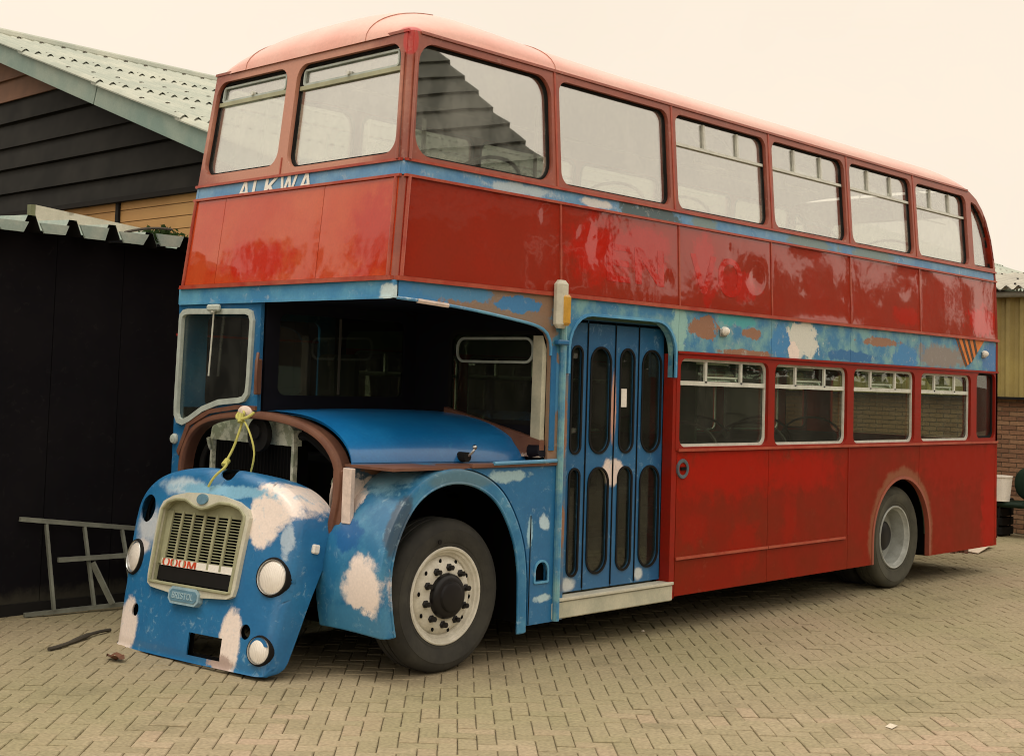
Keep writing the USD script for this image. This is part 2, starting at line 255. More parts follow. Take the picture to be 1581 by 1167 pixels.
m_tyre = paint('tyre_rubber', (.014, .013, .010), (.030, .028, .021), 5.0, rough=.75, bump=.002, bscale=40)
m_tyre_dusty = paint('dusty_tyre_rubber', (.038, .036, .024), (.065, .062, .042), 5.0, rough=.85, bump=.002, bscale=40)
m_wheel = paint('cream_wheel_paint', (.66, .63, .54), (.54, .51, .42), 8.0, rough=.5)
m_wheel_grey = paint('grey_wheel_paint', (.40, .42, .39), (.30, .31, .28), 8.0, rough=.4)
m_hub = plain('black_greasy_hub', (.007, .006, .006), .4, spec=.3)
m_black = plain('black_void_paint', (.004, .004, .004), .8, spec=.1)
m_glass = glass('upper_window_glass', (.95, .97, .94), .35, .2, dust=.07)
m_glass_low = glass('lower_window_glass', (.88, .94, .88), .03, .12)
m_glass_dark = glass('door_glass', (.60, .64, .55), .02, .10)
m_lens = usdkit.material(stage, L('headlamp_lens'), {'tc': ('texture_coordinate', {}), 'w': ('wave_texture', {'scale': 22.0, 'distortion': .4}), 'bp': ('bump', {'strength': .5, 'distance': .004}), 'b': ('principled_bsdf', {'base_color': (.78, .72, .64), 'roughness': .12, 'coat_weight': .6})},
    [('tc.object', 'w.vector'), ('w.fac', 'bp.height'), ('bp.normal', 'b.normal')], surface='b.BSDF')
m_amber = plain('amber_lens', (.55, .30, .04), .3, coat=.5)
m_white = plain('white_plastic', (.80, .76, .68), .5, var=.08)
m_orange = plain('orange_sticker', (.70, .20, .03), .5)
m_sticker_dark = plain('dark_sticker_stripe', (.05, .03, .02), .5)
m_grille = plain('olive_cream_grille_metal', (.34, .34, .21), .45, var=.2)
m_badge = plain('blue_grey_badge', (.12, .24, .32), .45)
m_badge2 = plain('pale_badge_letters', (.32, .46, .52), .4)
m_redink = plain('orange_red_lettering', (.62, .07, .02), .5)
m_rope = plain('yellow_green_rope', (.55, .52, .13), .8, var=.3, scale=60)
m_rad = paint('grimy_radiator_tank', (.34, .36, .25), (.66, .66, .52), 14.0, mixr=(.45, .55), rough=.7)

# ================================================================== GROUND
m_joint = plain('sandy_joint_soil', (.20, .165, .105), .95, scale=3)
single('ground', tm([(-400, -400, -.013), (400, -400, -.013), (400, 400, -.013), (-400, 400, -.013)], [(0, 1, 2), (0, 2, 3)]), m_joint, kind='structure', smooth=False)
m_pave = usdkit.material(stage, L('clay_paver'), {
    'tc': ('geometry', {}), 'oi': ('object_info', {}), 'add': ('math', {'math_type': 'add'}), 'fr': ('math', {'math_type': 'fraction'}),
    'r1': ('rgb_ramp', {'ramp': [(0, (.29, .235, .15)), (.35, (.34, .275, .18)), (.7, (.39, .31, .21)), (1, (.40, .29, .205))]}),
    'nb': ('noise_texture', {'scale': .55, 'detail': 4.0}), 'mb': ('map_range', {'from_min': .35, 'from_max': .65, 'clamp': True}),
    'mx': ('mix_color', {'b': (.26, .235, .13)}), 'mf': ('math', {'math_type': 'multiply', 'value2': .8}),
    'nf': ('noise_texture', {'scale': 45.0, 'detail': 5.0}), 'm3': ('map_range', {'from_min': .3, 'from_max': .7, 'to_min': .8, 'to_max': 1.2}), 'sc': ('vector_math', {'math_type': 'scale'}),
    'ns': ('noise_texture', {'scale': 1.6, 'detail': 8.0, 'roughness': .65}), 'ms': ('map_range', {'from_min': .54, 'from_max': .72, 'to_max': .5, 'clamp': True}), 'mst': ('mix_color', {'b': (.13, .115, .065)}),
    'bp': ('bump', {'strength': .6, 'distance': .004}), 'b': ('principled_bsdf', {'roughness': .85, 'specular_ior_level': .25})},
    [('tc.random_per_island', 'add.value1'), ('oi.random', 'add.value2'), ('add.value', 'fr.value1'), ('fr.value', 'r1.fac'), ('tc.position', 'nb.vector'), ('nb.fac', 'mb.value'), ('mb.result', 'mf.value1'), ('mf.value', 'mx.fac'),
     ('r1.color', 'mx.a'), ('tc.position', 'ns.vector'), ('ns.fac', 'ms.value'), ('ms.result', 'mst.fac'), ('mx.result', 'mst.a'), ('tc.position', 'nf.vector'), ('nf.fac', 'm3.value'), ('mst.result', 'sc.vector1'), ('m3.result', 'sc.scale'), ('sc.vector', 'b.base_color'), ('nf.fac', 'bp.height'), ('bp.normal', 'b.normal')], surface='b.BSDF')
pav = thing('paving', None, None, kind='structure')
def project(P):
    v = np.asarray(P, float)-EYE; z = v@FW; return np.stack([761.06+2033.1*(v@RT)/z, 465.7-2033.1*(v@UP)/z], -1), z
def make_pavers():
    w = .105; th = math.radians(45.5); e1 = np.array([math.cos(th), math.sin(th)]); e2 = np.array([math.sin(th), -math.cos(th)])
    org = np.array([2.0, -3.0]); out = []
    for a in range(-110, 140):
        for b in range(-110, 110):
            k = (a-b) % 4
            if k == 0: c = ((a+1)*w, (b+.5)*w); ax = (2*w, w)
            elif k == 2: c = ((a+.5)*w, b*w); ax = (w, 2*w)
            else: continue
            p = org+e1*c[0]+e2*c[1]
            if not (-6 < p[0] < 13.38 and -9 < p[1] < 3.58): continue
            q, z = project((p[0], p[1], 0))
            if z < 3 or not (-420 < q[0] < 2000 and q[1] < 1500): continue
            out.append((p, ax, q, z))
    V = []; S = []
    g = .003
    for p, ax, q, z in out:
        hx, hy = ax[0]/2-g, ax[1]/2-g; t = .004; dz = rng.normal(0, .0018); tx, ty = rng.normal(0, .008, 2); a = rng.normal(0, .012)
        ca, sa = math.cos(a), math.sin(a); vs = []
        for ins, zz in ((0, -.031), (0, -.004), (t, 0)):
            for sx, sy in ((-1, -1), (1, -1), (1, 1), (-1, 1)):
                lx, ly = sx*(hx-ins), sy*(hy-ins); lx, ly = ca*lx-sa*ly, sa*lx+ca*ly
                xy = p+e1*lx+e2*ly; vs.append((xy[0], xy[1], zz+(dz+lx*tx+ly*ty if zz > -.03 else 0)))
        V.append(vs); S.append(z if (-5 < q[0] < 1586 and q[1] < 1172) else 1e3+z)
    F = []
    for l in (0, 4):
        for k in range(4):
            j = (k+1) % 4; F += [(l+k, l+j, l+4+j), (l+k, l+4+j, l+4+k)]
    F += [(8, 9, 10), (8, 10, 11)]; F = np.array(F)[:, ::-1]   # e1 x e2 points down
    order = np.argsort(S)
    for i in order[:300]: part(pav, 'paver', tm(V[i], F), m_pave, smooth=False)
    rest = order[300:]
    part(pav, 'pavers', tm(np.array([V[i] for i in rest]).reshape(-1, 3), np.concatenate([F+12*k for k in range(len(rest))])), m_pave, smooth=False, kind='stuff')
    return len(out)
n_pav = make_pavers()

# ================================================================== BLACK SHED on the left, its wall along the bus
m_shedwall = paint('black_tarred_boards', (.005, .0045, .006), (.008, .007, .008), 1.5, rough=.8, spec=.08, scuff=((.03, .028, .026), .35), patches=[((0, 0, 0), (40, 2, .16), (.035, .032, .024), .8, 1.4)])
m_sheet = paint('weathered_teal_corrugated_sheet', (.24, .31, .27), (.36, .40, .34), 5.0, rough=.7)
shed = thing('black_shed', 'low black boarded shed with corrugated roof edge beside the bus', 'shed', (0, 3.6, 0))
for i, x in enumerate(np.arange(-5.2, 8.6, .6)):
    part(shed, 'wall_board', box(x+.003, 0, 0.0, x+.597, .06+.006*(i % 2), 3.0), m_shedwall)
part(shed, 'plinth', box(-5.2, -.03, -.02, 8.6, -.002, .09), m_dark)
part(shed, 'wall', box(8.54, .07, 0, 8.6, 3.2, 3.0), m_shedwall)
PIT = .345
def sheet_profile(n): # trapezoid corrugation along x
    P = []
    for i in range(n): P += [(i*PIT, 0), (i*PIT+.19, 0), (i*PIT+.235, .11), (i*PIT+.30, .11)]
    return P+[(n*PIT, 0)]
for i, x in enumerate(np.arange(-5.13, 8.5, PIT*3)):
    P = np.array(sheet_profile(3)); us = P[:, 0]; dz = rng.normal(0, .008)
    top = grid(lambda k, s: (x+us[int(k)], s, 2.965+P[int(k), 1]+.05*(s+.16)+dz), range(len(us)), [-.16+rng.uniform(-.03, .03), 1.6, 3.2])
    bot = tm(top.vertices-[0, 0, .012], top.faces[:, ::-1])
    q = part(shed, 'roof_sheet', top, m_sheet, smooth=False); part(q, 'underside', bot, m_dark, smooth=False)  # black underside stands for the shade beneath the sheet edge
for i, x in enumerate(np.arange(-5.13, 8.5, PIT)):
    j = rng.uniform(-.015, .015, 4)
    pl = Polygon([(x-.035+j[0], 3.045+j[3]), (x+.225+j[1], 3.045+j[3]), (x+.185, 2.955+j[2]), (x+.01, 2.955+j[2]*.5)])
    m = extr(pl, .02); a, b, h = m.vertices.T; part(shed, 'roof_edge_flap', tm(np.c_[a, -.215-h, b], m.faces), m_sheet, smooth=False)

# mossy weeds and a board on the shed roof
def leaf_cloud(c, r, n, s, seed, flat=1.0):
    R = np.random.RandomState(seed); P = R.normal(0, .45, (n, 3))*r+c; V = []; F = []
    for i, p in enumerate(P):
        u = R.normal(size=3); u /= np.linalg.norm(u); w = np.cross(u, R.normal(size=3)); w /= np.linalg.norm(w); k = s*R.uniform(.6, 1.3)
        b = len(V); V += [p-u*k, p+w*k*.45, p+u*k, p-w*k*.45]; F += [(b, b+1, b+2), (b, b+2, b+3)]
    return tm(V, F)
m_leaf = usdkit.material(stage, L('leaf_green'), {'g': ('geometry', {}), 'r': ('rgb_ramp', {'ramp': [(0, (.035, .06, .02)), (1, (.09, .12, .04))]}), 'd': ('diffuse_bsdf', {}), 't': ('translucent_bsdf', {}), 'm': ('mix_closure', {'fac': .3})},
    [('g.random_per_island', 'r.fac'), ('r.color', 'd.color'), ('r.color', 't.color'), ('d.BSDF', 'm.closure1'), ('t.BSDF', 'm.closure2')], surface='m.closure')
m_bark = plain('bark', (.07, .055, .04), .9)
mo = thing('roof_weed', 'clump of grey green weeds on the shed roof edge by the bus', 'weed', (.62, 3.75, 3.05))
part(mo, 'leaves', leaf_cloud(np.array([0, 0, .04]), np.array([.20, .15, .06]), 260, .035, 3), m_leaf, smooth=False)
part(mo, 'stem', tube(smooth_curve([(-.4, -.1, .02), (-.15, -.12, .08), (.05, -.1, .09)], 8), .012, 5), m_bark)
m_board = paint('weathered_white_board', (.55, .52, .42), (.44, .42, .33), 5.0, rough=.8, patches=[((.35, 0, 0), (.05, .5, .05), (.28, .26, .2), .4), ((.8, 0, .05), (.04, .5, .05), (.28, .26, .2), .4)])
wb = extr(Polygon([(0, -.24), (0, 0), (1.25, -.11), (1.25, -.22)]), .05); a, b, h = wb.vertices.T
wbx = thing('white_board', 'white weathered board propped on the shed roof', 'board', (.05, 4.95, 3.37)); part(wbx, 'board', tm(np.c_[a, -h, b], wb.faces), m_board, smooth=False)
part(wbx, 'batten', box(-.045, -.05, -.26, -.002, .02, .0), plain('mossy_batten', (.16, .17, .09), .9))

# ================================================================== GABLED BUILDING behind the shed
m_clad = paint('black_weatherboard', (.008, .008, .007), (.020, .019, .016), 1.2, rough=.7, spec=.15)
m_ochre = usdkit.material(stage, L('ochre_boarding'), {'tc': ('texture_coordinate', {}), 'n': ('noise_texture', {'scale': 1.2, 'detail': 4.0}), 'r': ('rgb_ramp', {'ramp': [(0.3, (.36, .19, .06)), (.7, (.46, .26, .09))]}), 'b': ('principled_bsdf', {'roughness': .7})},
    [('tc.object', 'n.vector'), ('n.fac', 'r.fac'), ('r.color', 'b.base_color')], surface='b.BSDF')
m_fascia = paint('teal_grey_fascia', (.17, .25, .22), (.26, .32, .27), 1.5, rough=.65)
m_grroof = paint('lichen_grey_roof_sheet', (.33, .36, .30), (.44, .45, .37), 1.3, rough=.8)
m_brownb = paint('brown_weatherboard', (.20, .105, .065), (.14, .08, .055), 1.5, rough=.7, spec=.2)  # colour of the boards in the top of the gable
m_bolt = plain('rusty_bolt', (.09, .08, .06), .8)
gb = thing('gabled_building', 'dark weatherboarded building with pale corrugated roof behind the shed', 'building', (3, 12.6, 0))
APZ, SL = 6.82, (6.82-4.84)/(12.6-6.88)
YE = -7.6  # eave, relative to the apex
zr = lambda y: APZ+SL*y if y < 0 else APZ-SL*y
zz = 4.02; k = 0
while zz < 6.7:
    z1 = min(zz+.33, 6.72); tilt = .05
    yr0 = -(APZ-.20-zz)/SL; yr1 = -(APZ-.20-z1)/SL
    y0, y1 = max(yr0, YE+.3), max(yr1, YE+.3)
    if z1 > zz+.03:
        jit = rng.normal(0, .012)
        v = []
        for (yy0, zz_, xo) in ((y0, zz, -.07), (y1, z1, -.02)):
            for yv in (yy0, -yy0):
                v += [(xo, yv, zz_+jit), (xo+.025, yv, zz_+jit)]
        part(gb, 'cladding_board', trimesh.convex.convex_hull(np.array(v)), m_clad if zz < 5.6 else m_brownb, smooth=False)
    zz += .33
gp = Polygon([(YE+.3, 2.6), (-YE-.3, 2.6), (-YE-.3, zr(-YE-.3)-.2), (0, APZ-.2), (YE+.3, zr(YE+.3)-.2)])
mm = extr(gp, .15); a, b, h = mm.vertices.T; part(gb, 'gable_wall', tm(np.c_[.16-h, a, b], mm.faces[:, ::-1]), m_clad, smooth=False)
z0 = 2.7
while z0 < 4.0:
    part(gb, 'ochre_board', box(-.02, YE+.3, z0+.004, .005, -YE-.3, min(z0+.145, 4.03)), m_ochre, smooth=False); z0 += .15
for yv in (-7.0, -4.05, -1.1, 1.8):
    part(gb, 'post', box(-.055, yv-.035, 2.6, -.022, yv+.035, 4.0), m_dark, smooth=False)
part(gb, 'soffit_board', box(-.10, YE+.3, 4.0, -.072, -YE-.3, 4.06), m_dark, smooth=False)
for s in (-1, 1):  # barge boards, in two lengths each
    for t0, t1 in ((0, .52), (.523, 1)):
        A = np.array([-.35, s*(-YE)*t0, APZ-.13-SL*(-YE)*t0]); B = np.array([-.35, s*(-YE)*t1, APZ-.13-SL*(-YE)*t1])
        part(gb, 'barge_board', bar(A, B, .05, .25, up=(0, 0, 1)), m_fascia, smooth=False)
LEN = 27.0
def roof_course(s, t0, t1, x0, x1, lift):
    n = int((x1-x0)/.03); xs = np.linspace(x0, x1, n)
    f = lambda x, t: (x, s*(-YE+.15)*t, APZ-SL*(-YE+.15)*t+.03*math.cos(2*math.pi*x/.177)+lift*(1-(t-t0)/(t1-t0))*0+(.028 if t == t1 else 0.0)+.02)
    g = grid(f, xs, [t0, t1]); return g if s < 0 else tm(g.vertices, g.faces[:, ::-1])
CT = [0, .26, .52, .77, 1.02]
for s in (-1, 1):
    for c in range(4):
        for i in range(9):
            x0 = -.42+i*3.0
            t0 = CT[c]-(.015 if c else 0); g = roof_course(s, t0, CT[c+1], x0, x0+3.02, .02)
            part(gb, 'roof_sheet', [g, tm(g.vertices-[0, 0, .012], g.faces[:, ::-1])], m_grroof, smooth=60)
part(gb, 'ridge_cap', tube([(-.42, 0, APZ+.03), (26.6, 0, APZ+.03)], .09, 10), m_grroof)
bolts = []
for t in (.04, .25, .42, .51, .66, .76, .96):
    for x in np.arange(-.354, 26, .354):
        y = YE*t; bolts.append(box(x-.022, y-.022, APZ+SL*y+.04, x+.022, y+.022, APZ+SL*y+.068))
part(gb, 'roof_bolts', bolts, m_bolt, smooth=False, kind='stuff')
part(gb, 'side_wall', box(.2, YE+.35, 0, 26, YE+.5, 4.2), m_clad)
part(gb, 'eaves_gutter', tube([(-.35, YE-.22, zr(YE)-.05), (26.5, YE-.22, zr(YE)-.05)], .06, 8), m_fascia)

# ================================================================== BRICK AND CLADDING BUILDING at the right end
m_brickm = plain('brick_mortar', (.20, .17, .12), .95)
m_brick = usdkit.material(stage, L('brown_brick'), {'g': ('geometry', {}), 'oi': ('object_info', {}), 'add': ('math', {'math_type': 'add'}), 'fr': ('math', {'math_type': 'fraction'}), 'r': ('rgb_ramp', {'ramp': [(0, (.17, .085, .045)), (.5, (.24, .125, .065)), (1, (.27, .16, .085))]}),
    'n': ('noise_texture', {'scale': 30.0, 'detail': 4.0}), 'm3': ('map_range', {'from_min': .3, 'from_max': .7, 'to_min': .8, 'to_max': 1.15}), 'sc': ('vector_math', {'math_type': 'scale'}), 'b': ('principled_bsdf', {'roughness': .85})},
    [('g.random_per_island', 'add.value1'), ('oi.random', 'add.value2'), ('add.value', 'fr.value1'), ('fr.value', 'r.fac'), ('g.position', 'n.vector'), ('n.fac', 'm3.value'), ('r.color', 'sc.vector1'), ('m3.result', 'sc.scale'), ('sc.vector', 'b.base_color')], surface='b.BSDF')
m_yclad = paint('mustard_corrugated_cladding', (.34, .27, .09), (.26, .20, .07), 2.0, rough=.6)
m_agrey = paint('grey_corrugated_asbestos', (.42, .40, .33), (.34, .32, .27), 2.0, rough=.85)
wh = thing('brick_warehouse', 'brick building with mustard cladding and corrugated roof behind the bus', 'building', (13.4, 0, 0))
Y0, Y1 = -1.0, 10.0
part(wh, 'wall_core', box(.012, Y0, 0, .25, Y1, 1.93), m_brickm, smooth=False)
br = []
for r in range(29):
    for i in range(-6, 48):
        y = i*.22+(.11 if r % 2 else 0)
        if y < Y0 or y+.21 > Y1: continue
        br.append((abs(y-1.45), box(rng.uniform(-.003, .002), y+.006, r*.0665+.005, .03, y+.214, r*.0665+.0605)))
br.sort(key=lambda q: q[0])
for _, b in br[:300]: part(wh, 'brick', b, m_brick, smooth=False)
part(wh, 'bricks', [b for _, b in br[300:]], m_brick, smooth=False, kind='stuff')
for i in range(11):
    y0 = Y0+i*1.0; ys = np.linspace(y0, y0+1.0, 41)
    g = grid(lambda y, z: (-.045-.03*np.clip(1.6*math.sin(2*math.pi*y/.2), -1, 1), y, z), ys, [1.94, 3.42])
    part(wh, 'cladding_sheet', [g, tm(g.vertices+[.01, 0, 0], g.faces[:, ::-1])], m_yclad, smooth=50)
part(wh, 'flashing', box(-.10, Y0, 1.905, .01, Y1, 1.935), m_dark)
part(wh, 'gutter', box(-.20, Y0, 3.37, -.09, Y1, 3.45, .02), plain('grey_gutter', (.24, .23, .18), .6))
for i in range(11):
    y0 = Y0+i*1.0; ys = np.linspace(y0, y0+1.03, 41)
    for c in range(1):
        g = grid(lambda y, t: (-.28+t, y, 3.50+t*.165+.03*math.cos(2*math.pi*y/.177)+(.02 if t > c*2.4+1 else 0)), ys, [c*2.4, c*2.4+2.45])
        part(wh, 'roof_sheet', [g, tm(g.vertices-[0, 0, .014], g.faces[:, ::-1])], m_agrey, smooth=60)
part(wh, 'roof_bolts', [box(-.28+t-.012, y-.012, 3.5+t*.165+.025, -.28+t+.012, y+.012, 3.5+t*.165+.045) for t in (.25, 1.2, 2.3) for y in np.arange(Y0+.09, Y1, .354)], m_dark, smooth=False, kind='stuff')

# ================================================================== THINGS ACROSS THE YARD (behind the camera; windows and paint mirror them, the long hall is added for shade)
m_house = paint('dark_house_brick', (.045, .035, .025), (.06, .045, .03), 3.0, rough=.9)
m_tile = paint('dark_roof_tile', (.035, .036, .028), (.05, .05, .038), 4.0, rough=.8)
ho = thing('brick_house', 'tall dark brick house with steep hipped tile roof across the yard', 'house', (14.90, -14.48, 0), rotz=-134.6)
part(ho, 'wall', box(-2.8, -4.2, 0, 14.2, 4.2, 6.2), m_house, smooth=False)
for k in range(11):
    t0, t1 = k/11, (k+1)/11; q = lambda t, z, o: [(-3.1*(1-t)-o, s*(4.6*(1-t)+o), z) for s in (-1, 1)]+[(10+4.6*(1-t)+o, s*(4.6*(1-t)+o), z) for s in (-1, 1)]
    part(ho, 'tile_course', trimesh.convex.convex_hull(np.array(q(t0, 6.1+5.8*t0, .16)+q(t1-.001, 6.1+5.8*t1, .06))), m_tile, smooth=False)
for xv, z in ((-2.0, 1.0), (4.0, 1.0), (10.0, 1.0), (-2.0, 4.0), (4.0, 4.0), (10.0, 4.0)):
    f = part(ho, 'window', box(xv-.6, -4.25, z, xv+.6, -4.203, z+1.5), m_white, smooth=False); part(f, 'pane', box(xv-.5, -4.26, z+.1, xv+.5, -4.251, z+1.4), m_black, smooth=False)
part(ho, 'door', box(.8, -4.25, 0, 1.8, -4.203, 2.1), m_fascia)
def tree(x, y, h, r, seed, label):
    R = np.random.RandomState(seed); t = thing('broadleaf_tree', label, 'tree', (x, y, 0), group='trees across the yard')
    part(t, 'trunk', [tube([(0, 0, -.05), (.1, .05, h*.35), (0, 0, h*.75)], [.25, .18, .06], 8)]+[tube([(.05, 0, h*.35), (r*.6*math.cos(a), r*.6*math.sin(a), h*.7)], [.1, .03], 6) for a in (0, 2.1, 4.2)], m_bark)
    cl = []
    for i in range(16):
        a = R.uniform(0, 6.28); q = R.uniform(.15, .85)*r; cl.append(leaf_cloud(np.array([q*math.cos(a), q*math.sin(a), h*R.uniform(.35, .92)]), np.array([.9, .9, .7])*r*.36, 260, .22, seed*50+i))
    part(t, 'crown', cl, m_leaf, smooth=False)
TRS = [(25, -19, 8.0, 2.8), (30, -23, 6.4, 2.6), (34, -21, 8.6, 2.8), (39, -24, 7.4, 3.0), (44, -23, 9.6, 3.2), (50, -26, 8.4, 3.4), (56, -26, 10.4, 3.6), (63, -29, 9.4, 3.8), (70, -30, 11.6, 4.2), (80, -34, 11, 4.6), (-18, 8, 8.6, 2.8), (-20, 12, 7.2, 2.6), (-21, 16, 10.4, 3.0), (-20, 20, 8.2, 2.6), (-23, 24, 11.6, 3.2), (-25, 29, 9.6, 3.2), (-27, 35, 13.0, 4.0), (-29, 43, 12, 4.2)]
for i, (x, y, h, r) in enumerate(TRS):
    tree(x, y, h, r, 20+i, 'leafy broadleaf tree standing across the yard from the bus')
wk = thing('brick_workshop', 'long low brick workshop added out of view to hold back low sky light', 'blocker', (-10, -25, 0))  # unseen hall added to keep low sky light from under the bus
part(wk, 'wall', box(-24, -8, 0, 22, 0, 5.6), m_house, smooth=False); part(wk, 'roof', trimesh.convex.convex_hull(np.array([(x, y, z) for x in (-24.3, 22.3) for y, z in ((.3, 5.6), (-8.3, 5.6), (-4, 8.2))])), m_agrey, smooth=False)
for x in np.arange(-21, 21, 6.0):
    f = part(wk, 'window', box(x, .003, 1.4, x+2.4, .05, 3.2), m_white, smooth=False); part(f, 'pane', box(x+.1, .051, 1.5, x+2.3, .06, 3.1), m_black, smooth=False)
hg = thing('garden_wall', 'long brick garden wall across the yard from the bus', 'wall', (0, 0, 0))
part(hg, 'wall', [bar((16, -14, 1.2), (70, -26, 1.2), .25, 2.4), bar((-20, 4, 1.2), (-24, 40, 1.2), .25, 2.4)], m_house, smooth=False)
# ================================================================== THE BUS
bus = thing('double_decker_bus', 'red and blue half cab double decker bus with stripped front and patched paint', 'bus', (0, 0, 0))
SEAM = [0.035, 1.60, 3.04, 4.40, 5.785, 7.21, 9.09]
PIL = [1.575, 3.0, 4.44, 5.81, 7.185, 8.49]
UPW = [(.092, 1.528, 3.365, 4.135), (1.622, 2.955, 3.365, 4.135), (3.05, 4.39, 3.355, 4.135), (4.488, 5.763, 3.355, 4.135), (5.865, 7.135, 3.355, 4.135), (7.24, 8.435, 3.358, 4.12)]
LOW = [(3.075, 4.365, 1.452, 2.158), (4.468, 5.73, 1.450, 2.155), (5.85, 7.095, 1.450, 2.155), (7.235, 8.41, 1.455, 2.152), (8.555, 9.035, 1.475, 2.185)]
def upw_poly(i, grow=0.0):
    if i < 6:
        x0, x1, z0, z1 = UPW[i]; return rrect(x0-grow, z0-grow, x1+grow, z1+grow, (.15 if i == 0 else .09)+grow)
    return Polygon([(8.56, 3.37), (9.055, 3.37), (9.045, 3.55), (8.99, 3.72), (8.90, 3.88), (8.80, 3.99), (8.70, 4.055), (8.56, 4.085)]).buffer(-.03).buffer(.03+grow)
SURR = Polygon([(0.035, 3.335), (9.098, 3.335)]+[(float(xrear(z)), z) for z in (3.45, 3.6, 3.7, 3.8, 3.9, 3.97, 4.02, 4.07, 4.12, 4.16, 4.2)]+[(0.035, 4.2)])
def surround(off):
    p = SURR
    for i in range(7): p = p.difference(upw_poly(i))
    return side(p, .055, 0, off)
for off in (False, True):
    part(bus, 'upper_window_surround', surround(off), m_pink)
    pl = sbox(3.03 if not off else 1.6, 1.425, 9.1, 2.20)
    for x0, x1, z0, z1 in LOW: pl = pl.difference(rrect(x0, z0, x1, z1, .075))
    if off: pl = pl.difference(rrect(1.7, 1.45, 2.95, 2.155, .075))
    part(bus, 'lower_window_surround', side(pl, .05, 0, off), m_red_sur)
    for i in range(7):
        w = part(bus, 'upper_window', side(upw_poly(i, .012).difference(upw_poly(i, -.016)), .022, .034, off), m_dark)
        part(w, 'pane', side(upw_poly(i, .008), .005, .046, off), m_glass)
        if i >= 2 and i < 6:      # opening vents along the top
            x0, x1, z0, z1 = UPW[i]; fr = []
            zt = z1-.025; zb_ = z1-.235
            if not off:
                part(w, 'vent_rail', side(sbox(x0+.02, zb_-.018, x1-.02, zb_+.006), .02, .026, off), m_alu, smooth=False)
                for f in (.33, .70): part(w, 'vent_bar', side(sbox(x0+(x1-x0)*f-.012, zb_, x0+(x1-x0)*f+.012, zt), .02, .026, off), m_alu, smooth=False)
                # a hopper hinged at its foot, leaning in
                xa, xb = x0+(x1-x0)*.345, x0+(x1-x0)*.69; lean = (.16, .10, .10, .14)[i-2]; yb = float(yprof(zb_))+.06
                fl = []
                for A, B in (((xa, yb, zb_), (xb, yb, zb_)), ((xa, yb+lean, zt-.01), (xb, yb+lean, zt-.01)), ((xa, yb, zb_), (xa, yb+lean, zt)), ((xb, yb, zb_), (xb, yb+lean, zt))): fl.append(bar(A, B, .016, .02, up=(.2, .9, .3)))
                hp = part(w, 'hopper', fl, m_alu, smooth=False)
                v = np.array([(xa, yb, zb_), (xb, yb, zb_), (xb, yb+lean, zt), (xa, yb+lean, zt)]); part(w, 'hopper_pane', tm(np.r_[v, v+[0, .004, 0]], [(0, 1, 2), (0, 2, 3), (6, 5, 4), (7, 6, 4)]), m_glass, smooth=False)
                # drip tray below the open hopper
                part(w, 'catch_rail', [tube([(xa-.06, yb+.03, zb_-.02), (xa-.06, yb+.05, zb_-.10), (xb+.08, yb+.05, zb_-.10)], .007, 6)], m_grille)
            else:
                part(w, 'vent_rail', side(sbox(x0+.02, zb_-.018, x1-.02, zb_+.006), .02, .026, off), m_alu, smooth=False)
    for i, (x0, x1, z0, z1) in enumerate(LOW + ([(1.7, 2.95, 1.45, 2.155)] if off else [])):
        lp = rrect(x0-.005, z0-.005, x1+.005, z1+.005, .078)
        w = part(bus, 'lower_window', side(lp.difference(rrect(x0+.022, z0+.022, x1-.022, z1-.022, .06)), .016, .030, off), m_alu if i != 4 else m_dark)
        part(w, 'pane', side(lp, .005, .047, off), m_glass_low)
        if i < 4 or i == 5:
            zb_ = 1.965
            part(w, 'vent_rail', side(sbox(x0+.02, zb_-.022, x1-.02, zb_+.014), .02, .024, off), m_alu, smooth=False)
            for f in (.30, .70): part(w, 'vent_bar', side(sbox(x0+(x1-x0)*f-.014, zb_, x0+(x1-x0)*f+.014, z1-.02), .02, .024, off), m_alu, smooth=False)
            if not off:
                xa, xb = x0+(x1-x0)*.32, x0+(x1-x0)*.685
                part(w, 'hopper', [bar((xa, .055, zb_+.05), (xb, .055, zb_+.05), .012, .014), bar((xa, .14, z1-.03), (xb, .14, z1-.03), .012, .014)], m_alu, smooth=False)
                v = np.array([(xa, .055, zb_+.02), (xb, .055, zb_+.02), (xb, .14, z1-.03), (xa, .14, z1-.03)]); part(w, 'hopper_pane', tm(np.r_[v, v+[0, .004, 0]], [(0, 1, 2), (0, 2, 3), (6, 5, 4), (7, 6, 4)]), m_glass, smooth=False)

# upper side panels with dents and ripples
DENT = [(a, b, r, q*(.9 if q > .02 else .45)) for a, b, r, q in [(1.42, 3.12, .06, .010), (2.02, 2.98, .10, .012), (1.83, 3.02, .05, .008), (2.90, 2.76, .05, .016), (4.16, 2.88, .085, .026), (3.78, 3.07, .07, .012), (3.95, 3.15, .05, .006), (4.95, 2.85, .06, .008), (5.65, 2.83, .06, .008), (6.9, 2.95, .08, .008), (6.35, 2.85, .06, .006)]]
def ripple(x, z):
    P = np.array([x*1.1+3.1, z*.55+1.7, .5]); d = .016*(meshkit.fbm(P, 2, 5)-.5)+.006*(meshkit.noise(np.array([x*3.3, z*1.4, 2.0]), 9)-.5)
    return d
def dents(x, z): return -sum(q*math.exp(-(((x-a)+.35*(z-b)*math.sin(a*9))**2*(1+.6*math.sin(a*7))+(z-b)**2*.7)/(2*(r*.55)**2)) for a, b, r, q in DENT)
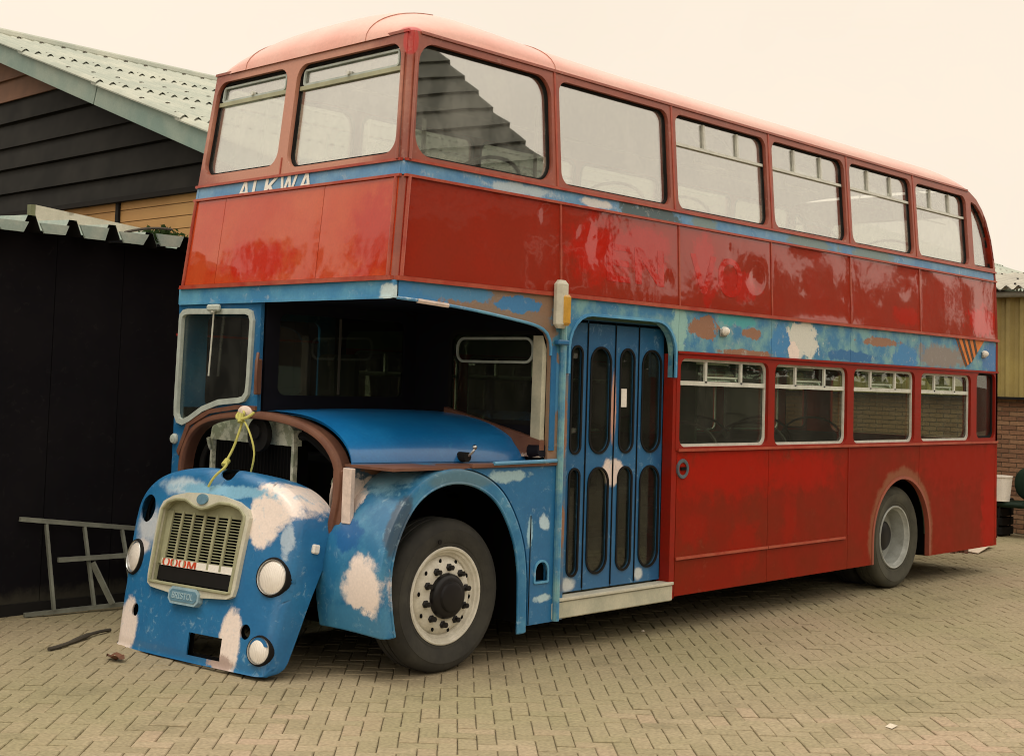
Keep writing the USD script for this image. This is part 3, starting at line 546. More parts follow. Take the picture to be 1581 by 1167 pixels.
def side_panel(x0, x1, z0, z1, off=False, st=.035):
    us = np.linspace(x0, x1, max(3, int((x1-x0)/st))); vs = np.linspace(z0, z1, max(3, int((z1-z0)/st)))
    def f(x, z):
        e = min(1, (x-x0)/.06, (x1-x)/.06, (z-z0)/.06, (z1-z)/.06); d = 0 if off else (ripple(x, z)+dents(x, z))*max(0, e)
        return (x+xprof(z)*max(0, 1-x/1.6), yprof(z)-d, z)
    g = grid(f, us, vs)
    rim = []
    loop = [f(x, z0) for x in us]+[f(x1, z) for z in vs[1:]]+[f(x, z1) for x in us[::-1][1:]]+[f(x0, z) for z in vs[::-1][1:-1]]
    n = len(loop); V = np.array(loop); V2 = V+[0, .03, 0]; F = []
    for k in range(n):
        l = (k+1) % n; F += [(k, k+n, l+n), (k, l+n, l)]
    m = trimesh.util.concatenate([g, tm(np.r_[V, V2], F)])
    if off: m = tm(m.vertices*[1, -1, 1]+[0, W, 0], m.faces[:, ::-1])
    return m
G2 = .0025
for i in range(6):
    part(bus, 'upper_side_panel', side_panel(SEAM[i]+G2, SEAM[i+1]-G2, 2.575, 3.215), m_red_up, smooth=25)
part(bus, 'offside_upper_panel', side_panel(.035, 9.09, 2.575, 3.215, True, .5), m_red_up)
for off in (False, True):
    part(bus, 'upper_lining', side(sbox(.06, 2.45, 9.05, 3.35), .02, .045, off), m_inner, smooth=False)
    part(bus, 'waist_stripe', side(sbox(.03, 3.233, 9.1, 3.322), .03, .002, off), m_stripe)
for i in range(1, 6):
    part(bus, 'joint_strip', side(sbox(SEAM[i]-.009, 2.57, SEAM[i]+.009, 3.22), .014, -.008, False, .3), m_trim)
for i, x in enumerate(PIL[:5]):
    part(bus, 'pillar_strip', side(sbox(x-.011, 3.34, x+.011, 4.19), .012, -.006), m_trim)
# old letters half painted out
def ghost(text, x0, z0, hgt, wid):
    t = meshkit.text_mesh(text, hgt, .002, True).subdivide_to_size(.04); v = t.vertices; sx = wid/(v[:, 0].max()-v[:, 0].min()); out = []
    for a, b, h in v:
        x = x0+(a-v[:, 0].min())*sx; z = z0+b; out.append((x, yprof(z)-ripple(x, z)-dents(x, z)-.0006-h*.3, z))
    return tm(out, t.faces)
part(bus, 'old_lettering', ghost('EN', 2.12, 2.71, .27, .72), m_letter, smooth=30, label='faint red letters EN half painted out')
part(bus, 'old_lettering', ghost('VO', 3.20, 2.70, .30, .74), m_letter, smooth=30, label='faint red letters VO half painted out')
# beads
def bead(z, d=.016, hh=.011, x0=.02, x1=9.1, off=False):
    return side(sbox(x0, z-hh, x1, z+hh).buffer(0), d+.01, -d, off)
for off in (False, True):
    part(bus, 'waist_bead', bead(3.328, .014, .009, off=off), m_trim); part(bus, 'stripe_bead', bead(3.224, .014, .009, off=off), m_trim)
    part(bus, 'band_bead', bead(2.558, .018, .014, off=off), m_trim); part(bus, 'gutter', bead(4.196, .010, .010, .10, 8.5, off), m_pink)
    part(bus, 'cant_rail_bead', bead(2.203, .012, .009, 3.03 if not off else 0.0, 9.1, off), m_red_sur)
    part(bus, 'sill_bead', bead(1.428, .014, .011, 3.06 if not off else 1.6, 9.1, off), m_trim)
# blue band above the lower windows, panel by panel
for i in range(2, 6):
    part(bus, 'band_panel', side(sbox(SEAM[i]+G2, 2.214, SEAM[i+1]-G2, 2.544), .03, .003, False), m_band)
part(bus, 'band_panel', side(sbox(1.6, 2.214, 9.09, 2.544), .03, .003, True), m_band)
# orange striped triangle sticker at the rear end of the band
tri = [(8.02, 2.544), (8.74, 2.544), (8.42, 2.30), (8.27, 2.245)]
st_ = part(bus, 'striped_sticker', side(Polygon(tri), .003, -.0008), m_orange, smooth=False)
for a in (.0, .14, .27, .41): part(st_, 'dark_stripe', side(Polygon([(8.03+a, 2.543), (8.085+a, 2.543), (8.33+a*.75, 2.24), (8.28+a*.75, 2.24)]).intersection(Polygon(tri)), .002, -.0032), m_sticker_dark, smooth=False)
# small white marker lamps on the band
for x, z in ((3.67, 2.40), (8.73, 2.40)):
    lm = part(bus, 'marker_lamp', tm(lathe([(0, -.05), (.018, -.048), (.032, -.032), (.038, -.01), (.038, .01)], 16).vertices+[x, 0, z], lathe([(0, -.05), (.018, -.048), (.032, -.032), (.038, -.01), (.038, .01)], 16).faces), m_white, smooth=60)
    part(lm, 'lamp_base', box(x-.07, -.012, z-.045, x+.03, .0, z+.02, .005), m_chrome)

# lower side panels with the rear wheel arch
XR, XF, TR = 6.86, .64, .504
arch = Point(XR, .50).buffer(.615, quad_segs=24).union(sbox(XR-.615, 0, XR+.615, .5))
arch = affinity.scale(arch, 1.0, 1.0)
for x0, x1 in ((3.055, 4.39), (4.39, 5.775), (5.775, 7.21), (7.21, 9.09)):
    part(bus, 'lower_side_panel', side(sbox(x0+G2, .285, x1-G2, 1.416).difference(arch), .03, .002, False), m_red_low)
part(bus, 'offside_lower_panel', side(sbox(1.6, .285, 9.09, 1.416).difference(arch), .03, .002, True), m_red_low)
for x0, x1 in ((3.06, 4.39), (4.40, 5.72)): part(bus, 'skirt_bead', side(sbox(x0, .566, x1, .588), .02, -.010), m_trim)
for x in (5.775,): part(bus, 'seam_strip', side(sbox(x-.008, .60, x+.008, 1.41), .01, -.003), m_red_sur)
ring = arch.difference(Point(XR, .50).buffer(.585, quad_segs=24).union(sbox(XR-.585, 0, XR+.585, .5))).intersection(sbox(0, .285, 9, 3))
part(bus, 'wheel_arch_lip', side(ring, .05, -.006), m_pink)
part(bus, 'rear_wheel_well', [box(XR-.66, .05, .3, XR-.63, .75, 1.2), box(XR+.63, .05, .3, XR+.66, .75, 1.2), box(XR-.66, .05, 1.17, XR+.66, .75, 1.2), box(XR-.66, .72, .2, XR+.66, .75, 1.2)], m_black, smooth=False)
m_fil = plain('grey_filler_ring', (.07, .10, .12), .5)
fc = part(bus, 'fuel_filler', tm(lathe([(.05, -.004), (.062, -.010), (.076, -.008), (.080, .0), (.080, .02)], 24).vertices+[3.13, 0, 1.28], lathe([(.05, -.004), (.062, -.010), (.076, -.008), (.080, .0), (.080, .02)], 24).faces), m_fil, smooth=50)
part(fc, 'filler_cap', [tm(lathe([(0, .005), (.06, .005), (.065, .02)], 20).vertices+[3.13, 0, 1.28], lathe([(0, .005), (.06, .005), (.065, .02)], 20).faces), box(3.10, -.012, 1.27, 3.17, .006, 1.295)], m_black)

# doorway: surround, posts, folding leaves, step
open_ = unary_union([rrect(1.71, 1.2, 2.985, 2.425, .24), sbox(1.71, .3, 2.985, 1.6)])
part(bus, 'door_surround', side(sbox(1.63, 2.0, 3.036, 2.544).difference(open_), .06, .0), m_band)
part(bus, 'door_arch_lip', side(open_.buffer(.022).difference(open_).intersection(sbox(1.5, 2.0, 3.007, 2.6)), .03, -.016), m_frband)
part(bus, 'door_post', side(sbox(1.63, .25, 1.71, 2.0), .12, .0), m_post)
part(bus, 'door_post', side(sbox(2.987, .27, 3.052, 2.19), .125, .004), m_red_sur)
part(bus, 'door_head', box(1.66, .10, 2.38, 3.0, .16, 2.45), m_door)
for x0, x1, o0, o1 in ((1.825, 2.035, 1.865, 1.975), (2.045, 2.365, 2.085, 2.310), (2.372, 2.655, 2.437, 2.600), (2.662, 2.985, 2.712, 2.945)):
    lf = sbox(x0, .415, x1, 2.40); r = (o1-o0)/2
    for z0, z1 in ((1.42, 2.20), (.53, 1.30)): lf = lf.difference(rrect(o0, z0, o1, z1, r*.98, 10))
    d = part(bus, 'door_leaf', tm(side(lf, .03, .10).vertices, side(lf, .03, .10).faces), m_door)
    for z0, z1 in ((1.42, 2.20), (.53, 1.30)):
        rg = rrect(o0, z0, o1, z1, r*.98, 10)
        part(d, 'gasket', side(rg.buffer(.012).difference(rg.buffer(-.004)), .012, .092), m_dark); part(d, 'door_pane', side(rg, .005, .115), m_glass_dark)
    part(d, 'edge_rubber', box(x1-.004, .096, .43, x1+.010, .125, 2.38), m_black)
part(bus, 'notice', box(2.445, .108, 1.76, 2.53, .1125, 1.90), m_white, smooth=False)
stp = part(bus, 'door_step', [box(1.60, -.004, .255, 3.03, .10, .375, .008), box(1.64, .10, .36, 3.03, .60, .385)], m_step)
part(stp, 'step_tread', box(1.62, -.012, .378, 3.035, .10, .402, .004), m_cream)

# canopy valance, A post and side of the engine bay
cut = Polygon([(-.1, 2.0), (-.1, 2.432), (.18, 2.428), (.55, 2.408), (.9, 2.378), (1.2, 2.345), (1.38, 2.315), (1.455, 2.28), (1.495, 2.22), (1.505, 2.12), (1.505, 1.362), (-.1, 1.362)])
part(bus, 'canopy_valance', side(sbox(.03, 1.362, 1.622, 2.544).difference(cut), .03, 0), m_canopy)
lip = cut.buffer(.0).boundary
edge = [(.03, 2.432), (.18, 2.428), (.55, 2.408), (.9, 2.378), (1.2, 2.345), (1.38, 2.315), (1.455, 2.28), (1.495, 2.22), (1.505, 2.12)]
part(bus, 'valance_lip', tube(smooth_curve([(x, -.004, z) for x, z in edge], 30), .011, 6), m_frband)
part(bus, 'filler_patch', tube([(.20, -.010, 2.424), (.47, -.010, 2.41)], .016, 6), m_filler)
part(bus, 'cream_post_strip', side(Polygon([(1.455, 1.46), (1.50, 1.43), (1.505, 2.16), (1.462, 2.26)]), .09, .035), m_step)
part(bus, 'blue_post', side(sbox(1.512, 1.45, 1.568, 2.19), .01, -.006), m_blue)
part(bus, 'corner_pillar', tube([(1.627, -.012, .25), (1.627, -.012, 2.43)], .026, 10), m_band)
am = part(bus, 'side_indicator', box(1.495, -.085, 2.315, 1.615, -.0, 2.66, .03), m_cream)
part(am, 'amber_lens', box(1.53, -.098, 2.335, 1.622, -.02, 2.56, .02), m_amber)
part(am, 'bracket', box(1.54, -.05, 2.20, 1.66, .0, 2.235, .008), m_blue)
# mudguard
MG = smooth_curve([(.015, .31), (-.03, .55), (-.02, .80), (.075, 1.04), (.22, 1.22), (.43, 1.325), (.65, 1.345), (.86, 1.30), (1.05, 1.19), (1.19, 1.02), (1.285, .82), (1.33, .55), (1.338, .205)], 60)
cen = np.array([.64, .5])
def inner(p, d):
    v = p-cen; v[1] = max(v[1], 0) if p[1] < .5 else v[1]; n = np.linalg.norm(v); return p-v/n*d
N_ = len(MG)
def mg_pt(i, s):
    # s 0: inner edge of the face, 1: outer edge, 2..: across the top towards the bonnet
    p = MG[i]; q = inner(p.copy(), .095)
    if s == 0: return (q[0], -.004, q[1])
    if s == 1: return (inner(p.copy(), .03)[0], -.012, inner(p.copy(), .03)[1])
    if s == 2: return (inner(p.copy(), .008)[0], -.002, inner(p.copy(), .008)[1])
    t = (s-3)/5; dep = .60 if p[0] < .64 else max(.03, .60*(1-(p[0]-.64)/.25))
    fl = -.05*math.sin(math.pi*t)*(1 if p[0] < .3 else max(0, 1-(p[0]-.3)/.3))
    return (p[0]+fl*.4, .02+dep*t, p[1]+(.012*math.sin(math.pi*t)))
mgm = grid(lambda i, s: mg_pt(int(i), int(s)), range(N_), range(9))
thick = tm(mgm.vertices.copy(), mgm.faces[:, ::-1]); vv = thick.vertices; c3 = np.array([.64, .3, .45]); 
thick.vertices = vv+np.c_[np.sign(c3[0]-vv[:, 0])*.006, np.full(len(vv), .008), np.full(len(vv), -.008)]
part(bus, 'front_mudguard', [mgm, thick], m_guard, smooth=35)
part(bus, 'mudguard_edge', tube([mg_pt(i, 0) for i in range(N_)], .009, 6), m_guard)
sidep = Polygon([(1.0, 1.345), (1.622, 1.345), (1.622, .245), (1.345, .245), (1.345, .55)]+[tuple(MG[i]+[.012, 0.0]) for i in range(N_-1, 25, -1) if .55 < MG[i][1]])
hole = unary_union([Point(1.478, .61).buffer(.062), sbox(1.416, .54, 1.54, .61)])
part(bus, 'engine_side_panel', side(sidep.buffer(0).difference(hole), .03, .004), m_blue)
part(bus, 'hole_rim', side(hole.buffer(.016).difference(hole), .02, -.004), m_frband); part(bus, 'hole_backing', box(1.38, .06, .5, 1.58, .07, .72), m_black, smooth=False)
part(bus, 'seam_strip', side(sbox(1.352, .25, 1.358, 1.0), .006, -.001), m_dark)
part(bus, 'bonnet_shelf', [box(.06, .012, 1.338, 1.60, .58, 1.356), box(.75, -.012, 1.342, 1.615, .03, 1.372, .006)], m_primer)
part(bus, 'shelf_edge', tube([(.95, -.012, 1.372), (1.59, -.012, 1.378)], .014, 6), m_frband)
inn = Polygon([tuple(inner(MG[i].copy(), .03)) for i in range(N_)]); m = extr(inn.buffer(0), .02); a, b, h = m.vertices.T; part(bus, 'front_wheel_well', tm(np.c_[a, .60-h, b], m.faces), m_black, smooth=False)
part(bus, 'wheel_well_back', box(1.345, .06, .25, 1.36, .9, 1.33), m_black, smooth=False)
wing = Polygon([(.03, 1.338), (1.0, 1.338)]+[tuple(MG[i]+[0, -.01]) for i in range(N_-1, -1, -1) if MG[i][1] > .9 and MG[i][0] < 1.0]).buffer(0); m = extr(wing, .02); a, b, h = m.vertices.T; part(bus, 'inner_wing', tm(np.c_[a, .44-h*.5, b], m.faces), m_wing, smooth=False)

# bonnet
CS = np.array([(1.42, 1.665), (1.2, 1.665), (1.0, 1.655), (.84, 1.632), (.68, 1.585), (.55, 1.515), (.475, 1.44), (.445, 1.366)])
csm = smooth_curve(CS, 26)
def bon(x, k):
    y, z = csm[int(k)]; f = np.clip(x/1.46, 0, 1); y2 = 1.42-(1.42-y)*(1+.28*f); bulge = .012*math.sin(math.pi*f)
    return (x, y2, z+bulge*(z-1.36)/.3+.02*f*(z > 1.5))
b1 = grid(bon, np.linspace(.075, 1.47, 24), range(26)); b2 = tm(b1.vertices-[0, -.004, .012], b1.faces[:, ::-1])
part(bus, 'bonnet', [b1, b2], m_bonnet, smooth=60)
hd = part(bus, 'bonnet_handle', [tube(smooth_curve([(.93, .27, 1.40), (.945, .22, 1.415), (.965, .20, 1.445), (.975, .20, 1.465)], 8), [.012]*4+[.009]*4, 8), tm(trimesh.creation.icosphere(2, .018).vertices+[.975, .20, 1.468], trimesh.creation.icosphere(2, .018).faces)], m_chrome)
part(hd, 'handle_boss', tube([(.93, .30, 1.40), (.93, .22, 1.40)], .035, 10), m_dark)
part(bus, 'bonnet_knob', tube([(1.47, .12, 1.44), (1.47, .02, 1.45)], [.055, .05], 12), m_navy)
# brown frame of the nose opening
NF = smooth_curve([(2.33, .72), (2.335, 1.05), (2.32, 1.33), (2.20, 1.50), (1.95, 1.60), (1.62, 1.640), (1.2, 1.635), (.87, 1.585), (.62, 1.48), (.50, 1.34), (.50, 1.1), (.535, .72)], 60)
def nfp(i, s):
    y, z = NF[i]; v = np.array([y-1.4, z-1.0]); v /= np.linalg.norm(v)
    o = [(-.038, .10), (-.038, .02), (-.03, .0), (-.01, -.004), (.015, .006), (.02, .03), (.02, .10)][s]
    return (o[1], y+v[0]*o[0], z+v[1]*o[0])
nf = grid(lambda i, s: nfp(int(i), int(s)), range(60), range(7))
part(bus, 'nose_opening_frame', [nf, tm(nf.vertices+[.004, 0, 0], nf.faces[:, ::-1])], m_primer, smooth=40)
part(bus, 'nose_side_post', box(.02, .46, .35, .10, .56, 1.32, .01), m_primer)
part(bus, 'cream_filler_strip', box(.012, .36, .98, .05, .445, 1.335, .004), m_filler)
# engine bay contents
part(bus, 'radiator_tank', trimesh.convex.convex_hull(np.array([(x, y, z) for x in (.16, .23) for y, z in ((1.16, 1.43), (2.18, 1.43), (2.16, 1.52), (2.05, 1.60), (1.25, 1.60), (1.17, 1.54))])), m_rad)
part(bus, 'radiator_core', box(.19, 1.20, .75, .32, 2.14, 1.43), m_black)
for k in range(24): part(bus, 'core_fin', box(.182, 1.215+.0385*k, .77, .1895, 1.219+.0385*k, 1.425), m_dark, smooth=False)
for yv in (1.165, 2.15): part(bus, 'radiator_post', box(.165, yv, .7, .2, yv+.03, 1.44), m_rad)
part(bus, 'inner_arch', tube(smooth_curve([(.25, 2.26, .9), (.25, 2.25, 1.25), (.25, 2.2, 1.48), (.25, 1.95, 1.60)], 20), .03, 6), m_primer)
part(bus, 'horn', [tube([(.05, 1.44, 1.50), (.09, 1.44, 1.50)], [.12, .12], 20), tube([(.03, 1.44, 1.52), (.05, 1.44, 1.52)], .05, 12)], m_dark)
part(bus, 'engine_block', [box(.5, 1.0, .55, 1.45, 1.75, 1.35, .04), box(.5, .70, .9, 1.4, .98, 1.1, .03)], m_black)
part(bus, 'engine_bits', [tube([(.35, .72, 1.02), (.35, .95, 1.02)], .025, 8), tube([(.3, .66, .92), (.36, .82, .90)], .035, 8), tube(smooth_curve([(.2, 2.2, 1.35), (.15, 2.16, 1.38), (.12, 2.14, 1.44)], 6), .018, 6)], m_rad)
for pts_, r_, mm_ in (([(.22, 1.15, 1.50), (.2, .98, 1.48), (.3, .88, 1.35), (.6, .85, 1.25)], .032, m_dark), ([(.3, .60, .98), (.25, .75, 1.12), (.35, .95, 1.20), (.6, 1.0, 1.3)], .014, m_rad), ([(.12, .56, 1.30), (.14, .7, 1.18), (.2, .78, .95), (.2, .8, .75)], .010, m_filler),
    ([(.16, 2.20, 1.1), (.14, 2.24, 1.25), (.2, 2.2, 1.42)], .022, m_dark), ([(.2, 2.18, 1.05), (.18, 2.28, 1.05)], .012, m_rad), ([(.4, .66, .8), (.3, .8, .86), (.3, 1.05, .84)], .028, m_rad)):
    part(bus, 'engine_hose', tube(smooth_curve(pts_, 14), r_, 8), mm_)
part(bus, 'engine_bracket', box(.2, .60, .98, .30, .88, 1.0, .005), m_rad); part(bus, 'engine_bracket', box(.25, .62, 1.14, .32, .80, 1.24, .01), m_primer)
part(bus, 'chassis', [box(.15, .62, .35, 8.9, .75, .55), box(.15, 1.70, .35, 8.9, 1.83, .55), box(-.05, .75, .40, .10, 1.7, .52), box(2.0, .75, .28, 2.6, 1.7, .5), box(3.3, .1, .33, 4.6, .6, .7), box(4.9, .9, .25, 6.3, 1.6, .55), box(7.6, .3, .32, 9.0, 2.1, .5)], m_dark, smooth=False)
for bx in ((1.62, .05, .272, 6.2, 2.39, .31), (7.52, .05, .272, 9.04, 2.39, .31), (6.2, .78, .272, 7.52, 1.66, .31), (.12, .66, .29, 1.62, 1.78, .32)): part(bus, 'undertray', box(*bx), m_dark, smooth=False)
part(bus, 'front_apron', box(.11, .66, .30, .14, 1.9, .74), m_black, smooth=False)  # black plate added to keep the gap behind the nose dark
part(bus, 'engine_bay_wall', box(.06, 2.36, .6, 1.5, 2.40, 1.66), m_black, smooth=False)

# cab: front panel, windscreen, side wall, canopy underside, bulkhead
ws = Polygon([(2.405, 2.30), (2.40, 2.35), (2.36, 2.38), (2.30, 2.388), (1.56, 2.378), (1.50, 2.362), (1.475, 2.30), (1.49, 1.86), (1.50, 1.78), (1.545, 1.735), (1.60, 1.722), (1.85, 1.70), (2.05, 1.645), (2.22, 1.565), (2.31, 1.535), (2.38, 1.55), (2.415, 1.60), (2.42, 1.70)])
cabp = Polygon([(1.405, 2.436), (2.445, 2.436), (2.455, .72), (2.36, .72), (2.352, 1.05), (2.338, 1.34), (2.215, 1.518), (1.96, 1.62), (1.62, 1.662), (1.405, 1.662)])
part(bus, 'cab_front', front(cabp.difference(ws), .03, .012), m_blue)
wsr = part(bus, 'windscreen_rubber', front(ws.buffer(.008).difference(ws.buffer(-.032)), .03, -.010), m_rubber_cream, smooth=25)
part(wsr, 'windscreen', front(ws, .005, .018), m_glass_low)
part(bus, 'cab_cowl_edge', front(Polygon([(2.345, 1.30), (2.215, 1.525), (1.96, 1.627), (1.62, 1.669), (1.405, 1.669), (1.405, 1.70), (1.63, 1.70), (1.98, 1.655), (2.25, 1.55), (2.37, 1.33)]), .02, -.006), m_primer)
part(bus, 'wiper', [tube([(-.03, 1.93, 2.42), (-.03, 1.93, 2.36)], .016, 8), tube([(-.025, 1.93, 2.37), (-.02, 1.955, 2.10), (-.02, 1.97, 1.90)], .006, 6)], m_alu)
part(bus, 'wiper_motor', box(-.05, 1.85, 2.37, -.012, 2.0, 2.42, .012), m_rubber_cream)
part(bus, 'cab_grab_bracket', [box(-.03, 1.368, 1.78, .02, 1.403, 2.03, .008), tube(smooth_curve([(-.03, 1.36, 1.80), (-.05, 1.34, 1.84), (-.05, 1.34, 2.02), (-.03, 1.36, 2.07)], 12), .012, 6)], m_primer)
part(bus, 'cab_corner_lamp', tm(lathe([(0, -.02), (.03, -.016), (.04, 0), (.04, .02)], 14).vertices[:, [1, 0, 2]]+[0.0, 2.42, 1.42], lathe([(0, -.02), (.03, -.016), (.04, 0), (.04, .02)], 14).faces), m_rubber_cream)
part(bus, 'filler_blob', [tm(trimesh.creation.icosphere(3, 1).vertices*[.03, .085, .045]+[.0, 1.52, 1.655], trimesh.creation.icosphere(3, 1).faces)], m_filler, smooth=60)
cw = sbox(.06, 1.66, 1.5, 2.44).difference(rrect(.18, 1.78, 1.38, 2.36, .06)); m = extr(cw, .03); a, b, h = m.vertices.T
cs = part(bus, 'cab_side', tm(np.c_[a, 1.40+.03-h, b], m.faces), m_navy, smooth=False)
m = extr(rrect(.17, 1.77, 1.39, 2.37, .06), .005); a, b, h = m.vertices.T; part(cs, 'cab_side_window', tm(np.c_[a, 1.42-h, b], m.faces), m_glass_dark, smooth=False)
part(cs, 'cab_window_bar', box(.72, 1.388, 1.79, .735, 1.399, 2.35), m_sfr, smooth=False)
m = extr(sbox(.03, .28, 1.6, 2.436).difference(rrect(.25, 1.66, 1.35, 2.36, .06)), .03); a, b, h = m.vertices.T; part(bus, 'cab_offside_wall', tm(np.c_[a, 2.41+h, b], m.faces), m_blue, smooth=False)
part(bus, 'cab_seat', [box(.75, 1.75, 1.55, 1.2, 2.2, 1.66, .03), box(1.15, 1.75, 1.6, 1.25, 2.2, 2.1, .03)], m_seat)
part(bus, 'steering_wheel', tube([(.62+.08*math.sin(t)*0+.18*math.cos(t)*.5, 1.95+.22*math.sin(t), 1.78+.18*math.cos(t)*.3) for t in np.linspace(0, 2*math.pi, 28, endpoint=False)], .014, 6, True), m_black)
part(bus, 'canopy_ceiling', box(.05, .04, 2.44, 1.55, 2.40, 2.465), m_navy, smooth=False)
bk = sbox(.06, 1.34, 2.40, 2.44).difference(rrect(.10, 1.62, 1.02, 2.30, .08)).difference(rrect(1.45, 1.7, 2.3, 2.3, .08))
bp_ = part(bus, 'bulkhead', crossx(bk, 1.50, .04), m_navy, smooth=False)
part(bp_, 'bulkhead_pane', crossx(rrect(.10, 1.62, 1.02, 2.30, .08), 1.515, .006), m_glass_dark, smooth=False)
part(bp_, 'bulkhead_frame', crossx(rrect(.10, 1.62, 1.02, 2.30, .08).difference(rrect(.13, 1.65, .99, 2.27, .06)), 1.493, .012), m_dark)
vt = rrect(.14, 2.06, .93, 2.25, .08); part(bp_, 'vent_frame', crossx(vt.difference(vt.buffer(-.018)), 1.480, .012), m_rubber_cream)
part(bus, 'bulkhead_sill', [trimesh.convex.convex_hull(np.array([(1.44, .02, 1.40), (1.49, .02, 1.40), (1.44, .02, 1.52), (1.49, .02, 1.52), (1.44, 1.0, 1.66), (1.49, 1.0, 1.66), (1.44, 1.0, 1.72), (1.49, 1.0, 1.72), (1.44, .3, 1.40), (1.49, .3, 1.40)]))], m_primer, smooth=False)

# front of the upper deck
FWN = [(.092, 1.29, 3.378, 4.128), (1.408, 2.36, 3.41, 4.13)]
fp = sbox(.035, 3.335, 2.405, 4.2)
for y0, y1, z0, z1 in FWN: fp = fp.difference(rrect(y0, z0, y1, z1, .11))
part(bus, 'front_window_surround', front(fp, .055), m_pink)
for y0, y1, z0, z1 in FWN:
    rp = rrect(y0, z0, y1, z1, .11)
    w = part(bus, 'front_upper_window', front(rp.buffer(.01).difference(rp.buffer(-.018)), .022, .034), m_dark)
    part(w, 'pane', front(rp, .005, .046), m_glass)
    part(w, 'vent_bar', front(sbox(y0+.02, z1-.185, y1-.02, z1-.155), .02, .026), m_grille, smooth=False)
    vf = rrect(y0+.05, z1-.155, y1-.05, z1-.035, .03); part(w, 'vent_frame', front(vf.difference(vf.buffer(-.014)), .018, .026), m_rubber_cream)
    part(w, 'vent_catch', front(Point((y0+y1)/2, z1-.13).buffer(.016), .03, .012), m_alu)
def front_panel(y0, y1):
    us = np.linspace(y0, y1, max(4, int((y1-y0)/.035))); vs = np.linspace(2.575, 3.215, 18)
    def f(y, z):
        k = (W/2-yprof(z))/(W/2); e = max(0, min(1, (y-y0)/.08, (y1-y)/.08, (z-2.575)/.08, (3.215-z)/.08))
        d = .020*(meshkit.fbm(np.array([y*1.0+7.7, z*.5, 3.3]), 2, 31)-.5)*e
        return (xprof(z)-d, W/2+(y-W/2)*k, z)
    g = grid(f, us, vs); loop = [f(y, vs[0]) for y in us]+[f(y1, z) for z in vs[1:]]+[f(y, vs[-1]) for y in us[::-1][1:]]+[f(y0, z) for z in vs[::-1][1:-1]]
    n = len(loop); V = np.array(loop); F = []
    for q in range(n): l = (q+1) % n; F += [(q, q+n, l+n), (q, l+n, l)]
    g = tm(g.vertices, g.faces[:, ::-1]); return [g, tm(np.r_[V, V+[.03, 0, 0]], F)]
for y0, y1 in ((.035, .80), (.80, 1.985), (1.985, 2.405)): part(bus, 'front_panel', front_panel(y0+G2, y1-G2), m_red_frt, smooth=25)
part(bus, 'front_lining', front(sbox(.06, 2.45, 2.38, 3.40), .02, .05), m_inner, smooth=False)
part(bus, 'front_stripe', front(sbox(.03, 3.233, 2.41, 3.322), .03, .002), m_stripe)
part(bus, 'front_band', front(sbox(.0, 2.432, 2.44, 2.544), .04, .0), m_frband)
for z, d, hh, nm, mm_ in ((3.328, .014, .009, 'front_waist_bead', m_trim), (3.224, .014, .009, 'front_stripe_bead', m_trim), (2.558, .018, .014, 'front_band_bead', m_trim), (4.196, .007, .010, 'front_gutter', m_pink), (2.434, .008, .008, 'front_band_lip', m_frband)):
    part(bus, nm, front(sbox(.02, z-hh, 2.42, z+hh), d+.01, -d), mm_)
part(bus, 'front_pillar_strip', front(sbox(1.34, 3.34, 1.352, 3.46), .012, -.006), m_trim)
def corner(z0, z1, off, r=.06):
    zs = np.linspace(z0, z1, 6); ts = np.linspace(0, math.pi/2, 7)
    def f(z, t):
        x = float(xprof(z)); y = float(yprof(z)); p = (x+r-r*math.sin(t), y+r-r*math.cos(t), z); return (p[0], W-p[1] if off else p[1], z)
    g = grid(f, zs, ts); return g
for off in (False, True):
    part(bus, 'front_corner', corner(2.432, 2.545, off), m_frband, smooth=60); part(bus, 'front_corner', corner(2.5455, 2.5695, off), m_trim, smooth=60); part(bus, 'front_corner', corner(2.57, 3.2225, off), m_pink, smooth=60)
    part(bus, 'front_corner', corner(3.23, 3.322, off), m_stripe, smooth=60); part(bus, 'front_corner', corner(3.33, 4.2, off), m_pink, smooth=60)
    for dx, dy in ((.055, -.006), (-.006, .055)):
        A = np.array([dx, dy, 2.57]); B = np.array([dx+xprof(3.22), dy+yprof(3.22), 3.22]); C = np.array([dx+xprof(4.0), dy+yprof(4.0), 4.05])
        if off: A, B, C = [np.array([q[0], W-q[1], q[2]]) for q in (A, B, C)]
        part(bus, 'corner_bead', tube([A, B], .013, 8), m_trim)
        if not off: part(bus, 'corner_bead', tube([B+[0, 0, .11], C], .010, 8), m_pink)
# remains of white lettering on the front stripe
ypos = 1.85
for chh, wd in (('A', .15), ('L', .12), ('K', .15), ('W', .20), ('A', .15)):
    t = meshkit.text_mesh(chh, .135, .003, True); v = t.vertices; t = tm(np.c_[ypos-(v[:, 0]-v[:, 0].min())/(v[:, 0].max()-v[:, 0].min())*wd-.12*v[:, 1], v[:, 1], v[:, 2]], t.faces); ypos -= wd+.03
    t = trimesh.intersections.slice_mesh_plane(t, [0, -1, 0], [0, .130, 0]); t = trimesh.intersections.slice_mesh_plane(t, [0, 1, 0], [0, .047, 0])
    a, b, h = t.vertices.T; z = 3.233-.045+b; part(bus, 'painted_over_letter', tm(np.c_[xprof(z)-.0015-h*.5, W/2+(a-W/2)*(W/2-yprof(z))/(W/2), z], t.faces), m_white, smooth=False)

